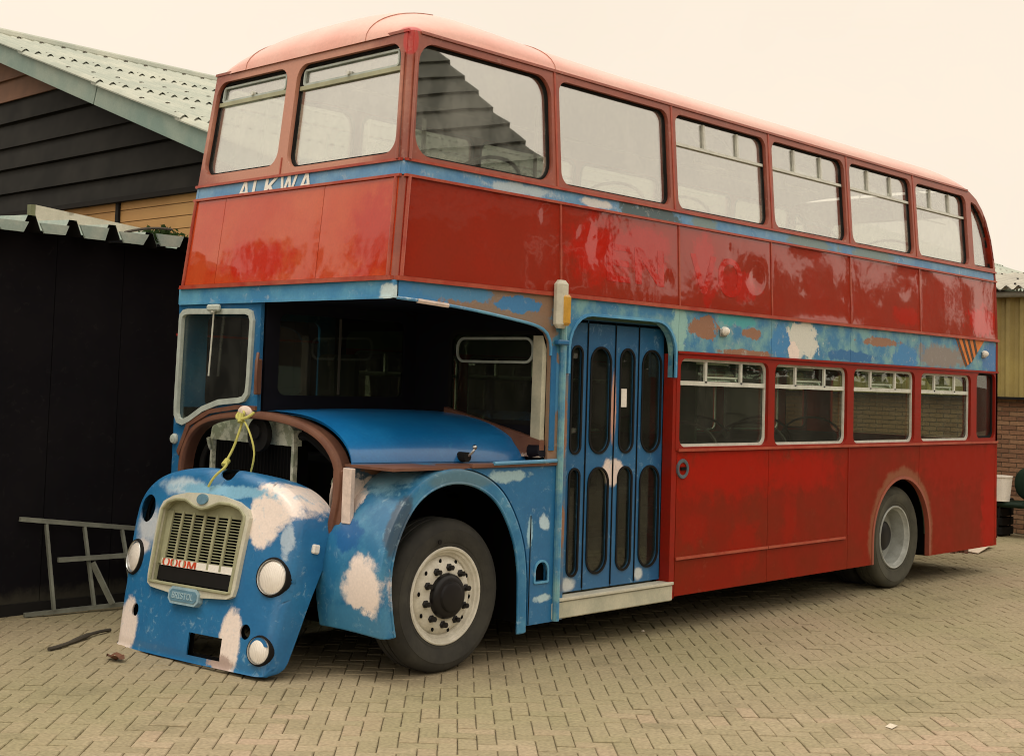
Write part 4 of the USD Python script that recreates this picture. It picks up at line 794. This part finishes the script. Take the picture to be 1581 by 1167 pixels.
# roof and rear
def roof_pt(y_, x_, lift=0):
    # x_ 0..1 along, y_ 0..1 across
    x0, x1 = .150, 8.53; y0, y1 = .100, 2.34; x = x0+(x1-x0)*x_; y = y0+(y1-y0)*y_; C = .30
    dx, dy = x-x0, min(y-y0, y1-y)
    if dx < C and dy < C:      # rounded front corners
        a, b = 1-dx/C, 1-dy/C; k = .55; a2 = a*(1-k+k*math.sqrt(1-b*b/2)); b2 = b*(1-k+k*math.sqrt(1-a*a/2)); x = x0+C*(1-a2); y = y0+C*(1-b2) if y_ < .5 else y1-C*(1-b2)
    ey = np.clip(min(y_, 1-y_)*2.24/.80, 0, 1); ex = np.clip(x_*(x1-x0)/.70, 0, 1); er = np.clip((1-x_)*(x1-x0)/.6, 0, 1)
    f = lambda e: math.sqrt(max(0, 1-(1-e)**2))
    fr = 1+.22*math.exp(-((x-.7)/1.0)**2)
    return (x, y, 4.185+.26*fr*f(ey)*f(ex)*(.35+.65*f(er))+.05*math.sin(math.pi*y_)*f(ex)*f(er)+lift)
us = np.r_[np.linspace(0, .09, 14)**1.0, np.linspace(.1, .92, 30), np.linspace(.93, 1, 8)]; us[:14] = .09*np.linspace(0, 1, 14)**1.7
vs = np.r_[.38*np.linspace(0, 1, 12)**1.7, np.linspace(.42, .58, 5), 1-.38*np.linspace(1, 0, 12)**1.7]
rf = grid(lambda u, v: roof_pt(v, u), us, vs)
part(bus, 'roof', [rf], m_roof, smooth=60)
part(bus, 'roof_lining', tm((rf.vertices-[4.3, 1.22, 0])*[.978, .955, 1]+[4.3, 1.22, -.05], rf.faces[:, ::-1]), m_ceil, smooth=60)
for xs in (.165,): part(bus, 'roof_seam', tube([roof_pt(v, .172, .003) for v in vs], .003, 6), m_seamr)
for yv in (.17, .78): part(bus, 'roof_seam', tube([roof_pt(yv+.03*(1-u/.09), u, .003) for u in us[:12]], .003, 6), m_seamr)
rear = sbox(.0, .285, 2.44, 4.2).difference(rrect(.38, 1.45, 2.06, 2.13, .1)).difference(rrect(.35, 3.42, 2.09, 3.96, .12))
m = extr(rear, .05).subdivide_to_size(.25); a, b, h = m.vertices.T; kk = (W/2-yprof(b))/(W/2)
part(bus, 'rear_wall', tm(np.c_[xrear(b)-.05+h, W/2+(a-W/2)*kk, b], m.faces), m_red_low, smooth=30)
m = extr(sbox(.08, 4.19, 2.36, 4.215), .3); a, b, h = m.vertices.T
for z0, z1, nm in ((1.45, 2.13, 'rear_lower_pane'), (3.42, 3.96, 'rear_upper_pane')):
    m = extr(rrect(.35, z0, 2.09, z1, .1), .005).subdivide_to_size(.15); a, b, h = m.vertices.T; part(bus, nm, tm(np.c_[xrear(b)-.04+h, a, b], m.faces), m_glass_low if z0 < 3 else m_glass, smooth=False)

# inside: floors, linings, seats, poles
for bx in ((1.55, .22, .47, 3.05, 2.39, .50), (3.05, .06, .47, 6.2, 2.39, .50), (6.2, .78, .47, 7.52, 1.66, .50), (7.52, .06, .47, 9.04, 2.39, .50)): part(bus, 'lower_floor', box(*bx), m_floor, smooth=False)
part(bus, 'upper_floor', box(1.55, .05, 2.41, 9.04, 2.39, 2.44), m_inlow, smooth=False)
part(bus, 'upper_floor', box(.06, .05, 2.468, 9.04, 2.39, 2.485), m_floor, smooth=False)
for off in (False, True): part(bus, 'lower_lining', side(sbox(3.06 if not off else 1.6, .5, 9.05, 1.44).difference(arch), .015, .055, off), m_inlow, smooth=False)
for off in (False, True): part(bus, 'lower_cove', side(sbox(3.06 if not off else 1.6, 2.165, 9.05, 2.41), .015, .055, off), m_inlow, smooth=False)
part(bus, 'saloon_partition', box(5.05, 1.25, .5, 5.09, 2.36, 2.40), m_inlow, smooth=False)
def seat(x, y, z, s=1.0, grab=True):
    p = part(bus, 'seat', [box(x, y, z+.38, x+.42, y+.86, z+.50, .03)], m_seat)
    part(p, 'seat_back', trimesh.convex.convex_hull(np.r_[box(x+.40, y, z+.42, x+.47, y+.86, z+.6).vertices, box(x+.46, y+.06, z+.80, x+.53, y+.80, z+.92, .04).vertices]), m_seat)
    part(p, 'seat_frame', [tube(smooth_curve([(x+.52, y+.05, z+.70), (x+.55, y+.08, z+.95), (x+.55, y+.78, z+.95), (x+.52, y+.81, z+.70)], 16), .014, 6), tube([(x+.1, y+.1, z), (x+.1, y+.1, z+.4)], .015, 6), tube([(x+.35, y+.8, z), (x+.35, y+.8, z+.4)], .015, 6)], m_sfr)
for x in (.75, 2.2, 3.1, 5.2, 6.9): seat(x, .10, 2.485)
for x in (.75, 1.7, 3.6, 6.1): seat(x, 1.44, 2.485)
for x in (3.3, 4.4): seat(x, .12, .55)
for x in (3.4, 4.3, 5.4, 6.6, 7.7): seat(x, 1.42, .55)
for x, y in ((.72, .55), (1.30, 1.35), (2.6, 1.2)): part(bus, 'handrail_pole', tube([(x, y, 2.485), (x, y, 4.25 if x > 1 else 3.75)], .016, 8), m_alu)
part(bus, 'stair_rail', [tube(smooth_curve([(1.0, 1.30, 3.35), (1.6, 1.32, 3.55), (2.3, 1.34, 3.45)], 14), .015, 6), tube([(1.0, 1.30, 2.5), (1.0, 1.30, 3.35)], .015, 6), tube([(2.3, 1.34, 2.5), (2.3, 1.34, 3.45)], .015, 6)], m_dark)
for y in (.42, 2.0): part(bus, 'ceiling_grab_rail', tube([(.6, y, 4.26), (8.2, y, 4.26)], .013, 6), m_alu)

# wheels
def put(m, loc): return tm(m.vertices+np.asarray(loc), m.faces)
def wheel(x, y, front_):
    c = (x, y, TR)
    ty = lathe([(.285, .045), (.30, .02), (.335, .004), (.345, .006), (.352, .0), (.40, -.014), (.435, -.016), (.442, -.010), (.462, -.006), (.485, .012), (.497, .030), (.504, .05), (.504, .085), (.494, .088), (.494, .098), (.504, .101), (.504, .145), (.494, .148), (.494, .158), (.504, .161), (.504, .2), (.485, .235), (.43, .262), (.34, .25), (.285, .2)], 64)
    w = part(bus, 'wheel', put(lathe([(.30, .012), (.315, .0), (.318, .012), (.30, .03), (.292, .06), (.285, .10), (.283, .20), (.30, .25)], 48), c) if False else put(ty, c), m_tyre if front_ else m_tyre_dusty, smooth=40, label=None)
    if front_:
        part(w, 'rim', put(lathe([(.300, .03), (.318, .018), (.322, .006), (.314, .0), (.304, .004), (.297, .018), (.284, .022), (.276, .040), (.262, .046), (.256, .060), (.250, .050), (.225, .022), (.205, .012), (.165, .008), (.13, .006), (.12, .02)], 56), c), m_wheel, smooth=30)
        part(w, 'hub', put(lathe([(.150, .012), (.148, -.012), (.138, -.032), (.12, -.042), (.10, -.044), (.092, -.060), (.07, -.068), (0, -.070)], 32), c), m_hub, smooth=35)
        for k in range(10):
            t = 2*math.pi*k/10+.2; p = np.array(c)+[.186*math.cos(t), 0, .186*math.sin(t)]
            part(w, 'wheel_nut', [put(lathe([(.026, .012), (.026, .002), (.018, -.004), (.018, -.03), (0, -.032)], 6), p)], m_hub, smooth=False)
            t += .31; p = np.array(c)+[.232*math.cos(t), .024, .232*math.sin(t)]
            s = tm(trimesh.creation.icosphere(1, 1).vertices*[.012, .006, .016]+p, trimesh.creation.icosphere(1, 1).faces); part(w, 'vent_hole', s, m_black)
        part(w, 'valve_cap', tube([np.array(c)+[-.10, -.02, .36], np.array(c)+[-.10, -.028, .36]], .016, 10), m_dark)
    else:
        part(w, 'rim', put(lathe([(.300, .03), (.312, .012), (.306, .002), (.294, .006), (.286, .03), (.272, .045), (.268, .16), (.262, .19), (.24, .20)], 48), c), m_wheel_grey, smooth=40)
        part(w, 'dish', put(lathe([(.262, .18), (.22, .20), (.15, .21), (.14, .20)], 40), c), m_wheel_grey, smooth=40)
        part(w, 'hub', put(lathe([(.15, .21), (.145, .13), (.12, .11), (.05, .10), (0, .10)], 28), c), m_hub, smooth=35)
        for k in range(10):
            t = 2*math.pi*k/10; p = np.array(c)+[.185*math.cos(t), .205, .185*math.sin(t)]; part(w, 'wheel_nut', put(lathe([(.016, 0), (.016, -.03), (0, -.032)], 6), p), m_hub, smooth=False)
        part(w, 'inner_tyre', put(tm(ty.vertices+[0, .29, 0], ty.faces), c), m_tyre, smooth=40)
wheel(XF, .085, True); wheel(XR, .07, False)
for x in (XF, XR):
    ty = lathe([(.20, .02), (.285, .045), (.34, .0), (.44, -.012), (.504, .05), (.504, .2), (.43, .26), (.285, .2), (.2, .2)], 40)
    part(bus, 'offside_wheel', tm(ty.vertices*[1, -1, 1]+[x, W-.08, TR], ty.faces[:, ::-1]), m_tyre, smooth=40)
    part(bus, 'axle', tube([(x, .25, TR), (x, 2.2, TR)], .06, 10), m_dark)

# ================================================================== DETACHED NOSE PANEL, hung in front of the opening
O = np.array([-.476, 1.404, .006]); U = np.array([.055, -.998, .022]); V_ = np.array([.184, .031, .983]); U /= np.linalg.norm(U); V_ -= U*(U@V_); V_ /= np.linalg.norm(V_); Nn = np.cross(U, V_)
NM = Gf.Matrix4d(*U, 0, *V_, 0, *Nn, 0, *O, 1)
nose = thing('detached_nose_panel', 'blue bonnet front with grille and headlamps leaning loose against the bus', 'bonnet front', matrix=NM)
half = [(0, 1.285), (.25, 1.28), (.45, 1.255), (.60, 1.222), (.73, 1.168), (.83, 1.09), (.885, 1.0), (.900, .86), (.893, .70), (.875, .55), (.86, .38), (.845, .20), (.828, .055), (.80, .008), (.74, 0)]
hc = smooth_curve(half[:-2], 40); right = [tuple(p) for p in hc]+half[-2:]
outline = Polygon(right+[(-u, v) for u, v in right[::-1][:-0 or None]][0:-1]).buffer(0)
def crown(u, v): return .085*(1-(u/.9)**2)*(1-.35*((v-.6)/.7)**2)
ell = lambda cx, cy, rx, ry: affinity.scale(Point(cx, cy).buffer(1, quad_segs=10), rx, ry)
grille_in = Polygon([(-.44, .475), (.44, .475), (.455, .97), (.40, 1.02), (.30, 1.045), (.18, 1.045), (.08, 1.01), (0, .995), (-.08, 1.01), (-.18, 1.045), (-.30, 1.045), (-.40, 1.02), (-.455, .97)])
holes = [grille_in, ell(-.70, .965, .098, .098), ell(-.61, .262, .042, .045), ell(.60, .257, .045, .048), sbox(.075, .045, .405, .190), ell(-.745, .165, .0, .0), ell(-.755, .618, .10, .10), ell(.755, .618, .10, .10), ell(.745, .160, .078, .078), ell(.115, 1.262, .075, .055)]
face = outline.buffer(-.0)
for hpoly in holes:
    if hpoly.area > 1e-4: face = face.difference(hpoly)
fm = trimesh.creation.extrude_polygon(face, .01, engine='earcut')
nrm = fm.face_normals[:, 2] > .9
fm = tm(fm.vertices, fm.faces[nrm]); fm.remove_unreferenced_vertices(); fm.vertices[:, 2] = 0; fm = fm.subdivide_to_size(.045, max_iter=12)
import shapely
def shape_n(P):
    d = shapely.distance(shapely.points(P[:, 0], P[:, 1]), outline.exterior); R = .075; e = np.clip(R-d, 0, R); botm = np.clip(P[:, 1]/.08, 0, 1)
    scoop = -.05*np.exp(-(((P[:, 0]-.115)/.11)**2+((P[:, 1]-1.24)/.10)**2))
    return crown(P[:, 0], P[:, 1])-(R-np.sqrt(R*R-e*e))*botm*.9+scoop
fm.vertices[:, 2] = shape_n(fm.vertices)
bd = np.array(outline.exterior.coords)[:-1]; bd = bd if outline.exterior.is_ccw else bd[::-1]
bd = np.array([outline.exterior.interpolate(t, normalized=True).coords[0] for t in np.linspace(0, 1, 160, endpoint=False)])
zb = shape_n(bd); cenuv = np.array([0, .62])
rings = []
for s, dn in ((1.0, 0), (1.004, -.03), (1.006, -.5), (1.004, -1.0)):
    ret = np.where(bd[:, 1] < .03, .02, .07+.19*np.clip(bd[:, 1]/1.1, 0, 1)); q = cenuv+(bd-cenuv)*s
    rings.append(np.c_[q, zb+(dn if dn > -.1 else dn*ret)])
nb_ = len(bd); RV = np.concatenate(rings); RF = []
for r in range(3):
    for k in range(nb_):
        l = (k+1) % nb_; RF += [(r*nb_+k, (r+1)*nb_+l, r*nb_+l), (r*nb_+k, (r+1)*nb_+k, (r+1)*nb_+l)]
ret_m = tm(RV, RF)
back = tm(fm.vertices-[0, 0, .010], fm.faces[:, ::-1])
shell = trimesh.util.concatenate([fm, ret_m]); shell.merge_vertices(); 
part(nose, 'shell', [shell, back], m_nose, smooth=40)
part(nose, 'inner_liner', tm(np.c_[fm.vertices[:, :2]*.97+[0, .02], fm.vertices[:, 2]-.05], fm.faces[:, ::-1]), m_black, smooth=False)
def on_face(mesh2, lift=0.0, flatn=None):
    v = mesh2.vertices.copy(); base = crown(v[:, 0], v[:, 1]) if flatn is None else flatn
    return tm(np.c_[v[:, :2], v[:, 2]+base+lift], mesh2.faces)
outer = Polygon([(-.10, .405), (.10, .405), (.42, .43), (.475, .455), (.49, .52), (.505, .97), (.47, 1.03), (.36, 1.075), (.18, 1.105), (0, 1.11), (-.18, 1.105), (-.36, 1.075), (-.47, 1.03), (-.505, .97), (-.49, .52), (-.475, .455), (-.42, .43)]).buffer(-.008)
gring = extr(outer.difference(grille_in), .03).subdivide_to_size(.08)
gf = part(nose, 'grille', on_face(gring, -.002), m_cream, smooth=35)
ring_in = grille_in.exterior
pts = [(*ring_in.interpolate(t, normalized=True).coords[0],) for t in np.linspace(0, 1, 80, endpoint=False)]
part(gf, 'grille_lip', tube([(p[0], p[1], crown(p[0], p[1])+.030) for p in pts], .011, 6, True), m_grille)
# recessed walls of the grille and its back
mw = extr(grille_in.buffer(.004).difference(grille_in.buffer(-.004)), .075).subdivide_to_size(.1); part(gf, 'recess_wall', on_face(mw, -.075), m_grille)
plate_top = grille_in.intersection(sbox(-1, .955, 1, 1.2)); part(gf, 'top_plate', on_face(extr(plate_top, .006).subdivide_to_size(.1), -.035), m_grille)
sl = grille_in.intersection(sbox(-.43, .60, .43, .99))
ux = np.linspace(-.385, .385, 7)
for u in list(ux)+[-.425, .425]: part(gf, 'grille_bar', on_face(extr(sbox(u-(.011 if abs(u) < .4 else .03), .60, u+(.011 if abs(u) < .4 else .03), .965), .012).subdivide_to_size(.1), -.030), m_grille)
for k in range(17): part(gf, 'grille_slat', on_face(extr(sbox(-.40, .640+k*.0195, .40, .6465+k*.0195), .014).subdivide_to_size(.15), -.046), m_grille)
part(gf, 'grille_backing', on_face(extr(sbox(-.455, .46, .455, 1.05).intersection(grille_in.buffer(.0)), .004).subdivide_to_size(.15), -.085), m_black)
wp = part(gf, 'white_plate', on_face(extr(sbox(-.405, .592, .405, .640), .006).subdivide_to_size(.15), -.024), m_white)
tt = meshkit.text_mesh('OOOM', .062, .002, True); tv = tt.vertices; tt = tm(np.c_[-.385+(tv[:, 0]-tv[:, 0].min())*.395/(tv[:, 0].max()-tv[:, 0].min()), .586+tv[:, 1], tv[:, 2]], tt.faces); tt = trimesh.intersections.slice_mesh_plane(tt, [0, 1, 0], [0, .594, 0]); tt = trimesh.intersections.slice_mesh_plane(tt, [0, -1, 0], [0, .639, 0])
part(wp, 'plate_lettering', on_face(tt, -.0175), m_redink, smooth=False)
part(gf, 'lower_band', on_face(extr(sbox(-.435, .492, .435, .588), .03).subdivide_to_size(.15), -.055), m_dark)
bad = Polygon([(-.165, .385), (-.13, .355), (.13, .355), (.165, .385), (.165, .44), (.13, .468), (-.13, .468), (-.165, .44)])
bg = part(nose, 'maker_badge', on_face(extr(bad, .04).subdivide_to_size(.1), .0), m_badge2)
part(bg, 'badge_field', on_face(extr(bad.buffer(-.018), .004).subdivide_to_size(.1), .0395), m_badge)
bt = meshkit.text_mesh('BRISTOL', .04, .003, True); tv = bt.vertices; part(bg, 'badge_lettering', on_face(tm(np.c_[-.115+(tv[:, 0]-tv[:, 0].min())*.23/(tv[:, 0].max()-tv[:, 0].min()), .392+tv[:, 1], tv[:, 2]], bt.faces), .043), m_badge2, smooth=False)
part(nose, 'top_badge', on_face(extr(ell(0, 1.060, .058, .036), .012), .028), m_badge)
def disc_lathe(prof, cu, cv, base):
    m = lathe(prof, 32); v = m.vertices.copy(); tl = math.copysign(.22, cu); v = np.c_[v[:, 0]*math.cos(tl)-v[:, 1]*math.sin(tl)*1, v[:, 1]*math.cos(tl)+v[:, 0]*math.sin(tl), v[:, 2]]; return tm(np.c_[v[:, 0]+cu, v[:, 2]+cv, -v[:, 1]+base], m.faces[:, ::-1])
for cu, cv, r in ((-.755, .618, .128), (.755, .618, .128), (.745, .160, .097)):
    bs = float(crown(cu, cv))
    hl = part(nose, 'headlamp' if r > .1 else 'fog_lamp', disc_lathe([(r*1.0, .05), (r*1.0, .002), (r*.95, -.014), (r*.88, -.014), (r*.84, .0), (r*.84, .03)], cu, cv, bs), m_dark, smooth=35)
    part(hl, 'lens', disc_lathe([(0, -.028), (r*.4, -.024), (r*.7, -.014), (r*.85, .002), (r*.85, .02)], cu, cv, bs), m_lens, smooth=60)
    part(hl, 'lens_rim', disc_lathe([(r*.89, -.012), (r*.87, -.017), (r*.84, -.012), (r*.83, .005)], cu, cv, bs), m_chrome, smooth=60)
part(nose, 'fog_lamp_hood', on_face(extr(ell(.745, .160, .08, .08).intersection(sbox(.6, .19, .9, .3)), .004), .012), m_nose)
part(nose, 'side_lamp', box(.893, .80, -.19, .925, .86, -.13, .01), m_white)

# ================================================================== ROPE, LADDER AND SMALL THINGS
rp = [(-.02, 1.52, 1.66), (-.05, 1.47, 1.63), (-.07, 1.46, 1.58), (-.10, 1.455, 1.50), (-.14, 1.47, 1.38), (-.19, 1.45, 1.32)]+[tuple(O+U*u+V_*v+Nn*n) for u, v, n in ((.10, 1.285, .05), (.07, 1.24, .075), (.03, 1.19, .082), (0, 1.15, .076))]
rope = thing('tie_rope', 'yellow green rope tying the blue nose panel to the bus', 'rope', (0, 1.5, 0))
sh = np.array([0, 1.5, 0])
part(rope, 'tight_strand', tube(smooth_curve(np.array(rp)-sh, 40), .009, 7), m_rope)
part(rope, 'loose_strand', tube(smooth_curve(np.array([(-.06, 1.46, 1.60), (-.09, 1.38, 1.57), (-.12, 1.27, 1.48), (-.13, 1.22, 1.38), (-.13, 1.24, 1.28), (-.12, 1.28, 1.20)])-sh, 30), .007, 7), m_rope)
part(rope, 'knot', [tube(smooth_curve(np.array([(-.03, 1.56, 1.645), (-.08, 1.50, 1.61), (-.075, 1.40, 1.62), (-.03, 1.38, 1.655)])-sh, 14), .011, 7), tube(np.array([(-.07, 1.47, 1.64), (-.09, 1.45, 1.585)])-sh, .022, 8)], m_rope)
part(rope, 'knot', [tube(np.array([(-.18, 1.45, 1.325), (-.22, 1.44, 1.29)])-sh, .022, 8), tube(np.array([(-.20, 1.44, 1.30), (-.24, 1.41, 1.26)])-sh, .010, 6)], m_rope)

m_lad = paint('dull_ladder_aluminium', (.20, .21, .17), (.13, .135, .11), 6.0, rough=.5)
lad = thing('step_ladder', 'grey folding ladder lying on its side against the black shed', 'ladder', (-.60, 3.52, 0))
LB = lambda x, z, y=0.0: (x, y, z)
part(lad, 'rail', bar((-.02, .03, .745), (1.25, .03, .585), .03, .035), m_lad); part(lad, 'rail', bar((-.0, -.08, .025), (1.25, -.18, .045), .035, .03), m_lad)
for x in (.20, .53, .87, 1.15): part(lad, 'rung', bar((x, .03, .72-.125*x), (x+.03, -.09-.08*x, .04), .03, .022, up=(1, 0, 0)), m_lad)
part(lad, 'back_leg', bar((.27, -.06, .42), (1.25, -.06, .41), .03, .035), m_lad); 
for x in (.53, .87): part(lad, 'back_brace', bar((x+.03, -.07, .38), (x+.15, -.20, .06), .055, .014, up=(1, .2, 0)), m_lad)
stk = single('broken_stick', tube(smooth_curve([(-1.025, 2.233, .014), (-.80, 2.34, .018), (-.62, 2.46, .022), (-.354, 2.592, .014)], 14), [.014]*5+[.018]*4+[.012]*5, 7), plain('dead_wood', (.055, .045, .03), .9), 'thin dark stick lying on the paving below the ladder', 'stick')
m_dl = plain('dead_leaf_brown', (.14, .055, .025), .8)
lf = thing('fallen_leaf', 'curled brown leaf on the paving before the blue nose panel', 'leaf', (-.83, 1.70, .005))
part(lf, 'blade', grid(lambda u, v: ((u-.5)*.05*(1-abs(v-.5)*1.2)*2, -(v-.5)*.17, .012+.03*abs(u-.5)*2*math.sin(v*3)+.012*math.sin(v*9)), np.linspace(0, 1, 7), np.linspace(0, 1, 9)), m_dl, smooth=60)
part(lf, 'pale_fragment', grid(lambda u, v: (.02+(u-.5)*.05, .06+(v-.5)*.07, .008+.02*math.sin(u*3)), np.linspace(0, 1, 4), np.linspace(0, 1, 4)), plain('pale_leaf', (.4, .36, .24), .8), smooth=60)
cd = thing('cardboard_sheet', 'pale board lying on the paving under the rear of the bus', 'cardboard', (10.9, 1.02, 0))
m_cd = plain('pale_cardboard', (.62, .52, .40), .8, var=.1)
part(cd, 'sheet', trimesh.convex.convex_hull(np.array([(-.52, -.25, z) for z in (.012, .02)]+[(.34, -.07, z) for z in (.05, .058)]+[(.50, .29, z) for z in (.04, .048)]+[(-.36, .13, z) for z in (.012, .02)])), m_cd, smooth=False)
part(cd, 'torn_edge', leaf_cloud(np.array([-.55, .05, .02]), np.array([.22, .22, .015]), 60, .05, 8), m_dl, smooth=False)
# chair and bucket by the brick wall
m_gch = plain('dark_green_chair_plastic', (.008, .022, .012), .7, spec=.2)
ch = thing('green_chair', 'dark green round backed chair before the brick wall', 'chair', (12.75, 1.25, 0))
part(ch, 'backrest', tm(trimesh.creation.icosphere(3, 1).vertices*[.05, .17, .22]+[.22, -.03, .74], trimesh.creation.icosphere(3, 1).faces), m_gch, smooth=60)
part(ch, 'seat', box(-.2, -.16, .42, .22, .22, .50, .03), m_gch)
for x in (-.17, .2):
    for y in (-.2, .18): part(ch, 'leg', tube([(x, y, .44), (x*1.2, y*1.2, .0)], .013, 6), m_dark)
bk_ = thing('white_bucket', 'white plastic bucket standing on the green chair', 'bucket', (12.62, 1.42, .50))
Lb = lathe([(0, .005), (.10, 0), (.135, .33), (.142, .33), (.142, .35), (.130, .35), (.098, .012), (0, .012)], 28); part(bk_, 'pail', tm(Lb.vertices[:, [0, 2, 1]], Lb.faces[:, ::-1]), m_white, smooth=35)
jk = thing('dark_crate', 'dark crate added to stand for the shade by the green chair', 'block', (12.9, 1.75, 0));  # dark slats added where shade lies under the chair
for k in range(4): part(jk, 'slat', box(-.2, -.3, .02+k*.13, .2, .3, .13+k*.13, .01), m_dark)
# a creeper hanging on the far side of the bus
cr = thing('leafy_twig', 'small leafy twig with dark green leaves outside the far upper windows', 'twig', (6.6, 2.62, 3.5))
part(cr, 'twig', tube(smooth_curve([(-1.2, .3, -.5), (-.5, .1, .15), (0, 0, .3), (.5, 0, .05), (.9, 0, -.05)], 24), .008, 5), m_bark)
for i, (x, z, n) in enumerate(((-.1, .30, 18), (.25, .18, 14), (.55, .02, 12), (.85, -.06, 10), (-.9, -.15, 10))): part(cr, 'leaf_cluster', leaf_cloud(np.array([x, 0, z]), np.array([.12, .06, .08]), n, .045, 60+i), m_leaf, smooth=False)
# litter
m_pap = plain('scrap_paper', (.65, .58, .46), .8)
for i, (px, s) in enumerate((((-2.05, 1.75), .035), ((1.73, -2.52), .045), ((5.9, -2.25), .03), ((2.9, .18), .02))):
    w = np.array(px); single('paper_scrap', trimesh.convex.convex_hull(np.array([(w[0]-s, w[1]-s*.6, .004), (w[0]+s, w[1]-s*.4, .006), (w[0]+s*.8, w[1]+s*.6, .012), (w[0]-s*.7, w[1]+s*.5, .004), (w[0], w[1], .02)])), m_pap, ['small pale scrap on the paving far left below the stick', 'pale paper scrap on the open paving to the right of the front wheel', 'tiny pale scrap on the paving at far right', 'tiny pale scrap near the bus shadow by the door step'][i], 'paper', smooth=False)
